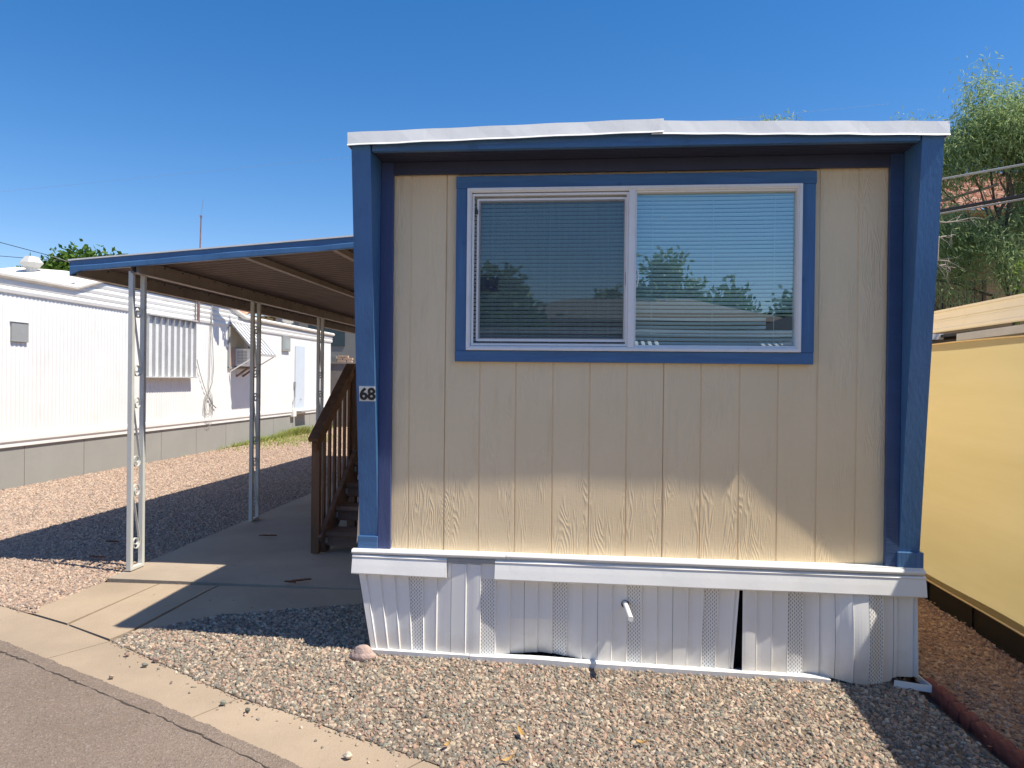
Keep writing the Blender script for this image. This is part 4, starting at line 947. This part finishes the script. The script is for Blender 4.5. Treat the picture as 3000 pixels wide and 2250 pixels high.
tree('leafy_shrub_tree', (7.4, 11.2, -.1), (7.0, 11, 3.0), [(6.45, 11, 3.05, .35, .4, .40), (6.9, 11, 3.2, .5, .5, .5), (6.35, 11, 2.6, .3, .4, .3)], 3200, .09, .03, M_leafB, 'bright green leafy shrub at the right edge above the tan awning', rt=.05, clump=.10, nl=3)
tree('citrus_tree', (-23.3, 31, -.2), (-23.2, 31, 4.6), [(-22.6, 31, 6.1, 1.0, 1, .85), (-24.2, 31, 5.6, .9, 1, .6), (-21.6, 31, 5.9, .8, 1, .7), (-23.4, 31, 5.6, 1.5, 1.2, .7), (-21.0, 31.2, 6.35, .5, .6, .4), (-25.1, 31, 5.3, .6, .8, .4), (-20.6, 31, 5.4, .6, .8, .5)],
     15000, .24, .14, M_leafL, 'rounded dark green tree showing over the white trailer roof', rt=.16, clump=.22, nl=7)

# weeds and grass by the neighbour's skirting
mb = MB(); Qs = []; ts = []
for (px, py, n, hh, sp) in ((590, 1298, 260, .14, .35), (545, 1300, 120, .10, .3), (700, 1270, 420, .30, .30), (745, 1275, 420, .28, .35), (660, 1285, 300, .2, .4), (800, 1278, 300, .16, .5), (830, 1292, 520, .12, .55), (890, 1285, 350, .12, .5), (770, 1300, 300, .10, .5), (860, 1262, 160, .16, .4)):
    c = gp(px, py)
    for _ in range(n):
        x = min(NX+1.9, max(NX+.06, c[0]+random.gauss(0, sp))); y = c[1]+random.gauss(0, sp*1.6); H = hh*.62*(.4+random.random()); a = random.random()*6.28; l = random.gauss(0, .35)*H
        Qs.append([(x-.012*math.cos(a), y-.012*math.sin(a), 0), (x+.012*math.cos(a), y+.012*math.sin(a), 0), (x+l, y+random.gauss(0, .3)*H, H), (x+l*.5, y, H*.55)]); ts.append(random.random()*.98+.001)
mb.quads(np.array(Qs), ts); tag(mb.build('grass', M_grass, recalc=False), 'patchy light green weeds along the neighbour skirting', kind='stuff')
def weed(px, py, hh, label, dark=False):
    c = gp(px, py); mb = MB(); Q = []; T = []
    for s in range(4):
        d = Vector((random.gauss(0, .35), random.gauss(0, .35), 1)).normalized(); b = Vector((c[0]+random.gauss(0, .03), c[1]+random.gauss(0, .03), -.01)); mb.tube([b, b+d*hh*.6, b+d*hh*(.9+.2*random.random())+Vector((0, 0, 0))], [.006, .004, .002], 4)
        for k in range(12):
            p = b+d*hh*(.2+.8*k/12); e = Vector((random.gauss(0, 1), random.gauss(0, 1), .4)).normalized()*.06; sd2 = e.cross(Vector((0, 0, 1))).normalized()*.012; mb.add([p, p+e*.5+sd2, p+e, p+e*.5-sd2], [(0, 1, 2, 3)], tint=random.random()*.5)
    tag(mb.build('weed', M_leafL if dark else M_grass, recalc=False, loc=(c[0], c[1], 0)), label, 'weed')
weed(572, 1322, .32, 'single thin weed against the grey skirting left of the grass'); weed(915, 1262, .5, 'dark scraggly weed at the far end of the grey skirting', True)

# ------------------------------------------------------------------ small things on the ground
def pod(px, py, L_, ang, label, s=1):
    c = gp(px, py); z0 = h(*c)+.014; mb = MB(); n = 12; rows = []
    for i in range(n+1):
        t = i/n*2-1; wv = .018*s*(1-t*t)**.6; x = t*L_/2; zz = z0+.016*(1-t*t)*.6+.010*abs(t)
        ca, sa = math.cos(ang), math.sin(ang)
        rows.append([(c[0]+x*ca-q*wv*sa, c[1]+x*sa+q*wv*ca, zz+(.010*abs(q))) for q in (-1, -.4, .4, 1)])
    mb._sw(rows, False, False); mb._sw([[(a, b, cc-.003) for a, b, cc in r] for r in rows], False, False)
    tag(mb.build('seed_pod', M_pod, loc=(c[0], c[1], z0)), label, 'seed pod', 'dry brown seed pods')
pod(785, 1578, .17, .1, 'dry brown seed pod on the shaded slab before the steps'); pod(880, 1712, .16, .6, 'longer curled brown pod lying across the slab joint'); pod(850, 1717, .10, -.2, 'small broken pod piece beside the curled pod on the slab joint', .7)
pod(285, 1642, .15, .0, 'brown pod on the gravel left of the front carport post'); pod(330, 1596, .12, .1, 'dark pod in the shaded gravel behind the front carport post', .8)
def dry_leaf(px, py, L_, ang, label):
    c = gp(px, py); z0 = h(*c)+.016; mb = MB(); ca, sa = math.cos(ang), math.sin(ang); rows = []
    for i in range(7):
        t = i/6*2-1; wv = .010*(1-t*t)**.7; x = t*L_/2; rows.append([(c[0]+x*ca-q*wv*sa, c[1]+x*sa+q*wv*ca, z0+.012*t*t+.006*abs(q)+.006*t) for q in (-1, 0, 1)])
    mb._sw(rows, False, False); tag(mb.build('dry_leaf', M_dry, loc=(c[0], c[1], z0)), label, 'dry leaf', 'dry yellow leaves on the gravel')
dry_leaf(1527, 2160, .07, 2.1, 'dry yellow leaf lying in the middle of the front gravel'); dry_leaf(1310, 2195, .04, .6, 'small orange dry leaf near the gravel edge by the curb'); dry_leaf(1486, 2240, .06, .5, 'straw coloured leaf at the bottom edge of the front gravel'); dry_leaf(1880, 2188, .06, -.4, 'straw yellow leaf towards the right of the sunlit gravel'); dry_leaf(345, 1672, .07, .4, 'orange dry leaf at the foot of the front carport post')
def stone(px, py, r, m, label, sq=(1.2, .9, .7), seed=1):
    random.seed(seed); c = gp(px, py); b = bmesh.new(); bmesh.ops.create_icosphere(b, subdivisions=3, radius=r)
    ph = [random.random()*6 for _ in range(6)]
    for v in b.verts:
        d = v.co.normalized(); k = 1+.14*math.sin(3*d.x+ph[0])+.12*math.sin(4*d.y+ph[1])+.10*math.sin(5*d.z+ph[2])+.05*math.sin(11*d.x+9*d.y+ph[3])
        v.co = Vector((v.co.x*k*sq[0], v.co.y*k*sq[1], v.co.z*k*sq[2]))
    z = h(*c)+r*.25; mb = MB(); mb.bm(b, Matrix.Translation((c[0], c[1], z)), True)
    return tag(mb.build('stone', m, loc=(c[0], c[1], z)), label, 'stone')
stone(1065, 1925, .058, M_rock, 'pale pink rock at the left foot of the white skirting', (1.3, .8, .8), 3)
for i, (px, py, r, lb) in enumerate(((425, 1949, .013, 'small grey stone alone on the curb near its inner gravel edge'), (371, 1918, .012, 'brown stone on the curb farthest to the left'), (1018, 2216, .016, 'whitish pebble on the curb near the bottom edge of the photo'), (459, 1935, .014, 'dark reddish stone where the gravel meets the curb'), (328, 1983, .011, 'pale tan pebble near the asphalt side of the curb'), (655, 2060, .012, 'greenish pebble in the middle of the curb'), (725, 2082, .011, 'dark pebble among grit on the curb beside the spilled gravel'))):
    o = stone(px, py, r, simple('stone_%s' % ('abcdefg'[i]), P_FRONT[(3, 4, 11, 13, 7, 10, 8)[i]], .9, .2, 30, .003, 90), lb, (1.2, .9, .8), 30+i); o['group'] = 'loose stones on the curb'
random.seed(11)
# dry litter: bits of leaf, bark and straw lying on the gravel
mb = MB(); Qs = []; ts = []
for _ in range(420):
    if random.random() < .55: x = random.uniform(-1.8, 1.8); y = random.uniform(2.6, 4.0)
    else: x = random.uniform(-7.3, -3.6); y = random.uniform(4.6, 9)
    if y < 4.1 and x < -.1 and (y < 3.95+(x+2.6)*-.50): continue
    z = h(x, y)+.012+random.random()*.008; a = random.random()*6.28; L_ = random.uniform(.008, .032); W_ = L_*random.uniform(.12, .4); t = random.uniform(-.3, .3)
    ux, uy = math.cos(a)*L_/2, math.sin(a)*L_/2; vx, vy = -math.sin(a)*W_/2, math.cos(a)*W_/2
    Qs.append([(x-ux, y-uy, z-t*L_/2), (x+vx, y+vy, z), (x+ux, y+uy, z+t*L_/2), (x-vx, y-vy, z)]); ts.append(.01+.98*random.random())
def mat_litter():
    m = NT('dry_litter'); a = m.N('ShaderNodeAttribute', attribute_name='tint'); m.col(m.ramp(a.outputs['Fac'], [(0, (.05, .03, .02)), (.5, (.22, .14, .07)), (.8, (.42, .28, .12)), (1, (.55, .42, .24))])); m.b.inputs['Roughness'].default_value = .8; return m.m
mb.quads(np.array(Qs), ts); tag(mb.build('leaf_litter', mat_litter(), recalc=False), 'tiny bits of dry leaf and straw strewn over the gravel', kind='stuff')
# red scalloped edging bricks
A = Vector(gp(2722, 2008)+(0,)); B_ = Vector(gp(3000, 2238)+(0,)); dB = (B_-A).normalized(); nB = int((B_-A).length/.090)+1
e0 = thing('edging_brick', (A.x, A.y, h(A.x, A.y)), 'red scalloped edging brick in the line between the two gravels', 'edging brick', 'red scalloped edging bricks'); 
ang = math.atan2(dB.y, dB.x)
mb = MB(); pr = []
for i in range(13): t = i/12*math.pi; pr.append((-.0445*math.cos(t), .006+.028*math.sin(t)))
rows = []
for wv, dz in ((-.026, -.006), (-.022, 0), (.022, 0), (.026, -.006)):
    rows.append([(A.x+u*math.cos(ang)-wv*math.sin(ang), A.y+u*math.sin(ang)+wv*math.cos(ang), h(A.x, A.y)+q+dz) for u, q in [(-.0445, -.06)]+pr+[(.0445, -.06)]])
mb._sw(rows, True, True); D.objects.remove(e0)
e0 = tag(mb.build('edging_brick', M_redbrick, loc=(A.x, A.y, h(A.x, A.y))), 'red scalloped edging brick touching the white skirting corner', 'edging brick', 'red scalloped edging bricks')
for k in range(1, nB):
    p = A+dB*.090*k; c = e0.copy(); COL.objects.link(c); c.location = (p.x+random.gauss(0, .004), p.y, h(p.x, p.y)+random.gauss(0, .004)); c['label'] = 'red scalloped edging brick, %s in the row from the white skirting corner' % ['second', 'third', 'fourth', 'fifth', 'sixth', 'seventh', 'eighth', 'ninth', 'tenth', 'eleventh'][k-1] if k < nB-1 else 'red scalloped edging brick cut by the right border of the photo'; c.rotation_euler = (random.gauss(0, .05), random.gauss(0, .04), random.gauss(0, .06))

# ------------------------------------------------------------------ right hand neighbour: awning, shade cloth, home
na = thing('side_awning', (3.8, 5, 0), 'cream metal carport awning along the right side of the home', 'awning')
bx = 2.50; mb = MB(); Y0, Y1 = -1.5, 12
prof = [(bx+.03, 1.878), (bx+.006, 1.876), (bx, 1.883), (bx, 1.900), (bx+.008, 1.904), (bx+.008, 1.948), (bx+.022, 1.953), (bx+.022, 1.965), (bx+.008, 1.969), (bx+.008, 2.014), (bx-.002, 2.018), (bx-.004, 2.032), (bx+.02, 2.036), (bx+.135, 2.034), (bx+.135, 2.026), (bx+.03, 2.026), (bx+.03, 1.878)]  # wide top flange is added, out of sight, to block a sliver of sun
mb.sweepY(prof, Y0, Y1, False, False); mb.build('edge_beam', M_cream, na)
mb = MB(); mb.add([(3.72, Y0, 2.03), (5.3, Y0, 2.16), (5.3, Y1, 2.16), (3.72, Y1, 2.03), (3.72, Y0, 2.0), (5.3, Y0, 2.13), (5.3, Y1, 2.13), (3.72, Y1, 2.0)], [(0, 1, 2, 3), (7, 6, 5, 4), (0, 4, 5, 1), (2, 6, 7, 3), (0, 3, 7, 4), (1, 5, 6, 2)]); mb.build('roof_sheet', M_darkmetal, na)
for y in (-1.3, 1.6, 8.2, 11.5): MB().beam((bx+.05, y+.03, 1.99), (3.75, y+.03, 2.01), .05, .06).build('cross_beam', M_cream, na)
for y in (-1.3, 8.2, 11.5): MB().cbox(bx+.02, bx+.08, y, y+.06, -.1, 1.78, .004).build('post', M_black, na)
tc = MB()
def tf(u, v):
    y = -1.4+9.4*u; z = .092+(1.785-.092)*v - .006*math.sin(y*2.1)*v*v
    return (2.476+.003*math.sin(y*1.7+v*2)+.0012*math.sin(y*5+v*7+3)+.0035*math.sin(v*17+y*.7)*(.4+.6*v), y, z)
tc.grid(tf, 90, 26, True)
tag(tc.build('shade_cloth', M_tarp, recalc=False, loc=(2.43, 3.3, 0)), 'long tan shade cloth stretched below the cream awning at right', 'shade cloth')
hem = MB(); hem.tube([tf(i/90, 0) for i in range(91)], .007, 6); hem.tube([tf(i/90, 1) for i in range(91)], .006, 6)
hm = hem.build('hem', simple('cloth_hem', (.72, .58, .34), .8, .05), D.objects['shade_cloth'])
kb = thing('kick_board', (2.47, 3.3, 0), 'low black board along the ground under the tan shade cloth', 'board')
MB().box(2.490, 2.503, -1.4, 8, -.12, .165).build('board', M_black, kb); mb = MB()
for y in np.arange(-1.2, 8, .62): mb.cbox(2.480, 2.490, y, y+.02, -.10, .085, .002)
mb.box(2.474, 2.4895, -1.4, 8, -.09, -.05); mb.build('rib', M_black, kb)
nh = thing('brown_trailer', (5.8, 6, 0), 'dark brown neighbour home hidden behind the tan shade cloth', 'mobile home')
MB().box(5.2, 8.2, -2, 9.2, -.1, 2.32).build('wall', M_brown, nh); MB().box(5.1, 8.3, -2.1, 9.3, 2.325, 2.36).build('roof', M_darkmetal, nh)
fence = MB(); fence.box(2.5, 9, 9.6, 9.66, -.1, 1.95); tag(fence.build('brown_fence', M_brown, loc=(5.7, 9.6, 0)), 'dark brown board fence seen through the gap under the awning', 'fence')
gut = MB(); gut.beam((3.4, 7.1, 1.935), (3.4, 5.9, 1.945), .09, .065); tag(gut.build('white_gutter', M_whitemetal, loc=(3.4, 5, 1.94)), 'short white gutter in the gap between shade cloth and cream beam', 'gutter')

# ------------------------------------------------------------------ tan apartment house with clay tiles behind the tree
ah = thing('tan_house', (9, 19, 0), 'tan stucco house with clay tile roof and shaded balcony behind the willowy tree', 'house')
tile_roof(5.2, 14.5, 16.6, 20.4, 5.22, 7.0, .24).build('roof', M_tile, ah, recalc=False)
mb = MB(); mb.box(8.64, 14, 17.0, 22, -.3, 5.15); mb.box(5.4, 8.64, 19.6, 22, -.3, 5.15); mb.box(5.4, 8.64, 17.0, 19.6, 4.78, 5.15); mb.box(5.4, 8.64, 17.0, 19.6, 2.55, 2.8); mb.build('wall', M_stucco_tan, ah)
MB().box(5.4, 8.638, 19.55, 19.599, 2.8, 4.78).build('balcony_wall', M_brown, ah)
mb = MB(); mb.beam((5.4, 17.05, 3.76), (8.63, 17.05, 3.76), .03, .04)
for x in np.arange(5.45, 8.6, .165): mb.beam((x, 17.05, 2.8), (x, 17.05, 3.75), .016, .016, (1, 0, 0))
mb.build('railing', M_black, ah)
MB().box(5.2, 14.5, 16.62, 20.3, 5.16, 5.235).build('eave', M_stucco_tan, ah)

# ------------------------------------------------------------------ overhead wires
def wire(name, pts, r, m, label, sag=.0):
    A = [Vector(p) for p in pts]; out = []
    for a, b in zip(A, A[1:]):
        for i in range(13): t = i/12; q = a.lerp(b, t); q.z -= sag*4*t*(1-t); out.append(q)
    tag(MB().tube(out, r, 5).build(name, m, loc=tuple(A[0])), label, 'wire', 'overhead wires')
def extend(a, b, t0, t1): a = Vector(a); b = Vector(b); return [a+(b-a)*t0, a+(b-a)*t1]
wire('overhead_wire', extend(onY(2760, 525, 9), onY(3000, 482, 8.2), -28, 8), .014, M_wiregrey, 'pale grey overhead cable crossing the tree at right')
wire('overhead_wire', extend(onY(2757, 618, 9), onY(3000, 573, 8.2), -28, 8), .020, M_wire, 'thick black overhead cable in front of the tile roof')
wire('overhead_wire', extend(onY(2757, 626, 9.1), onY(3000, 583, 8.3), -28, 8), .012, M_wiregrey, 'thinner grey cable strung just under the black one')
wire('overhead_wire', extend(onY(2750, 850, 13), onY(3000, 862, 13), -1.0, 6), .006, M_wiregrey, 'faint thin wire across the dark balcony')
wire('overhead_wire', extend(onY(0, 710, 25), onY(150, 750, 25), -2, 1.0), .012, M_wire, 'upper dark wire reaching the rounded tree at far left')
wire('overhead_wire', extend(onY(150, 750, 25), onY(215, 772, 25), 0, 1.3), .012, M_wiregrey, 'pale wire running through the rounded tree crown')
wire('overhead_wire', extend(onY(0, 750, 25), onY(200, 766, 25), -2, 1.2), .010, M_wire, 'lower dark wire at far left above the trailer roof')
wire('overhead_wire', extend(onY(0, 562, 30), onY(1010, 462, 30), -1, 2.4), .0035, M_wiregrey, 'hair thin wire rising across the open sky')

# ------------------------------------------------------------------ the other side of the street (seen mirrored in the window)
M_housedark = simple('stucco_dark_for_mirror', (.13, .10, .08), .9, .08, 1)  # wall colour darkened to dim what the window mirrors
def far_house(x, y, wd, dp, ht, roof, label, cat='house', wall=M_houseback, roofm=M_glassroof):
    t = thing('street_house', (x, y, -.3), label, cat)
    MB().box(x-wd/2, x+wd/2, y-dp, y, -.35, ht).build('wall', wall, t)
    mb = MB(); e = .5; x0, x1, y0, y1 = x-wd/2-e, x+wd/2+e, y-dp-e, y+e; k = min(wd, dp)/2
    mb.add([(x0, y0, ht), (x1, y0, ht), (x1, y1, ht), (x0, y1, ht), (x0+k, (y0+y1)/2, ht+roof), (x1-k, (y0+y1)/2, ht+roof)], [(0, 1, 5, 4), (1, 2, 5), (2, 3, 4, 5), (3, 0, 4), (3, 2, 1, 0)]); mb.build('roof', roofm, t)
    w0 = MB()
    for q in (-.3, .25): 
        wq = MB().box(x+wd*q-.6, x+wd*q+.6, y, y+.04, ht-1.6, ht-.6).build('window', simple('dark_pane_%d' % len(D.materials), (.04, .06, .08), .15), t)
    return t
far_house(2.5, -30, 15, 9, 4.6, 1.6, 'large beige house with hipped brown roof across the street')
far_house(9.5, -20, 7, 8, 3.4, 1.1, 'hipped house at the right across the street, colours darkened to dim its reflection', wall=M_housedark, roofm=M_darkmetal)  # walls and roof coloured dark to weaken their reflection in the pane
ft = thing('street_trailer', (0, -11, -.3), 'long white trailer with flat metal roof across the street', 'mobile home')
MB().box(-7, 12, -15, -11.5, .3, 2.72).build('body', M_gskirt, ft); MB().box(-7.2, 12.2, -15.2, -11.2, 2.73, 2.86).build('roof', M_trailer_roof, ft); MB().box(-7, 12, -14.9, -11.6, -.35, .3).build('skirting', M_gskirt, ft)
mb = MB()
for k in range(5): mb.box(-5+3.6*k, -3.6+3.6*k, -11.5, -11.44, 1.1, 2.0)
mb.build('window', simple('trailer_pane', (.05, .07, .08), .15), ft)
for k, x in enumerate((.2, 4.4)):
    mb = MB()
    for q in range(10): mb.add([(x+.02+q*.17, -11.44, 2.62), (x+.11+q*.17, -11.44, 2.62), (x+.11+q*.17, -10.4, 2.32), (x+.02+q*.17, -10.4, 2.32)], [(0, 1, 2, 3)])
    mb.build('awning', M_whitemetal, ft)
for i, (x, y, hh, rr, lb) in enumerate(((4.6, -36, 9.2, 2.2, 'tall peaked green tree across the street'), (8.5, -38, 7.4, 3.0, 'broad green tree right of the tall one across the street'), (1.5, -40, 7.2, 2.5, 'rounded green tree behind the hipped house'), (-4.2, -26, 6.6, 1.9, 'green tree left of the hipped house across the street'), (13, -36, 7.0, 3.2, 'wide green tree at the far right across the street'), (-9, -30, 7.5, 3, 'leafy tree at the far left across the street'))):
    tree('street_tree', (x, y, -.3), (x, y, hh*.62), [(x, y, hh*.78, rr*.55, rr*.55, hh*.2), (x-rr*.5, y, hh*.58, rr*.6, rr*.6, hh*.18), (x+rr*.5, y, hh*.6, rr*.6, rr*.6, hh*.18), (x, y, hh*.5, rr, rr, hh*.2)], 9000, .42, .26, M_leafW, lb, rt=.2, clump=.35, group='trees across the street', nl=3)
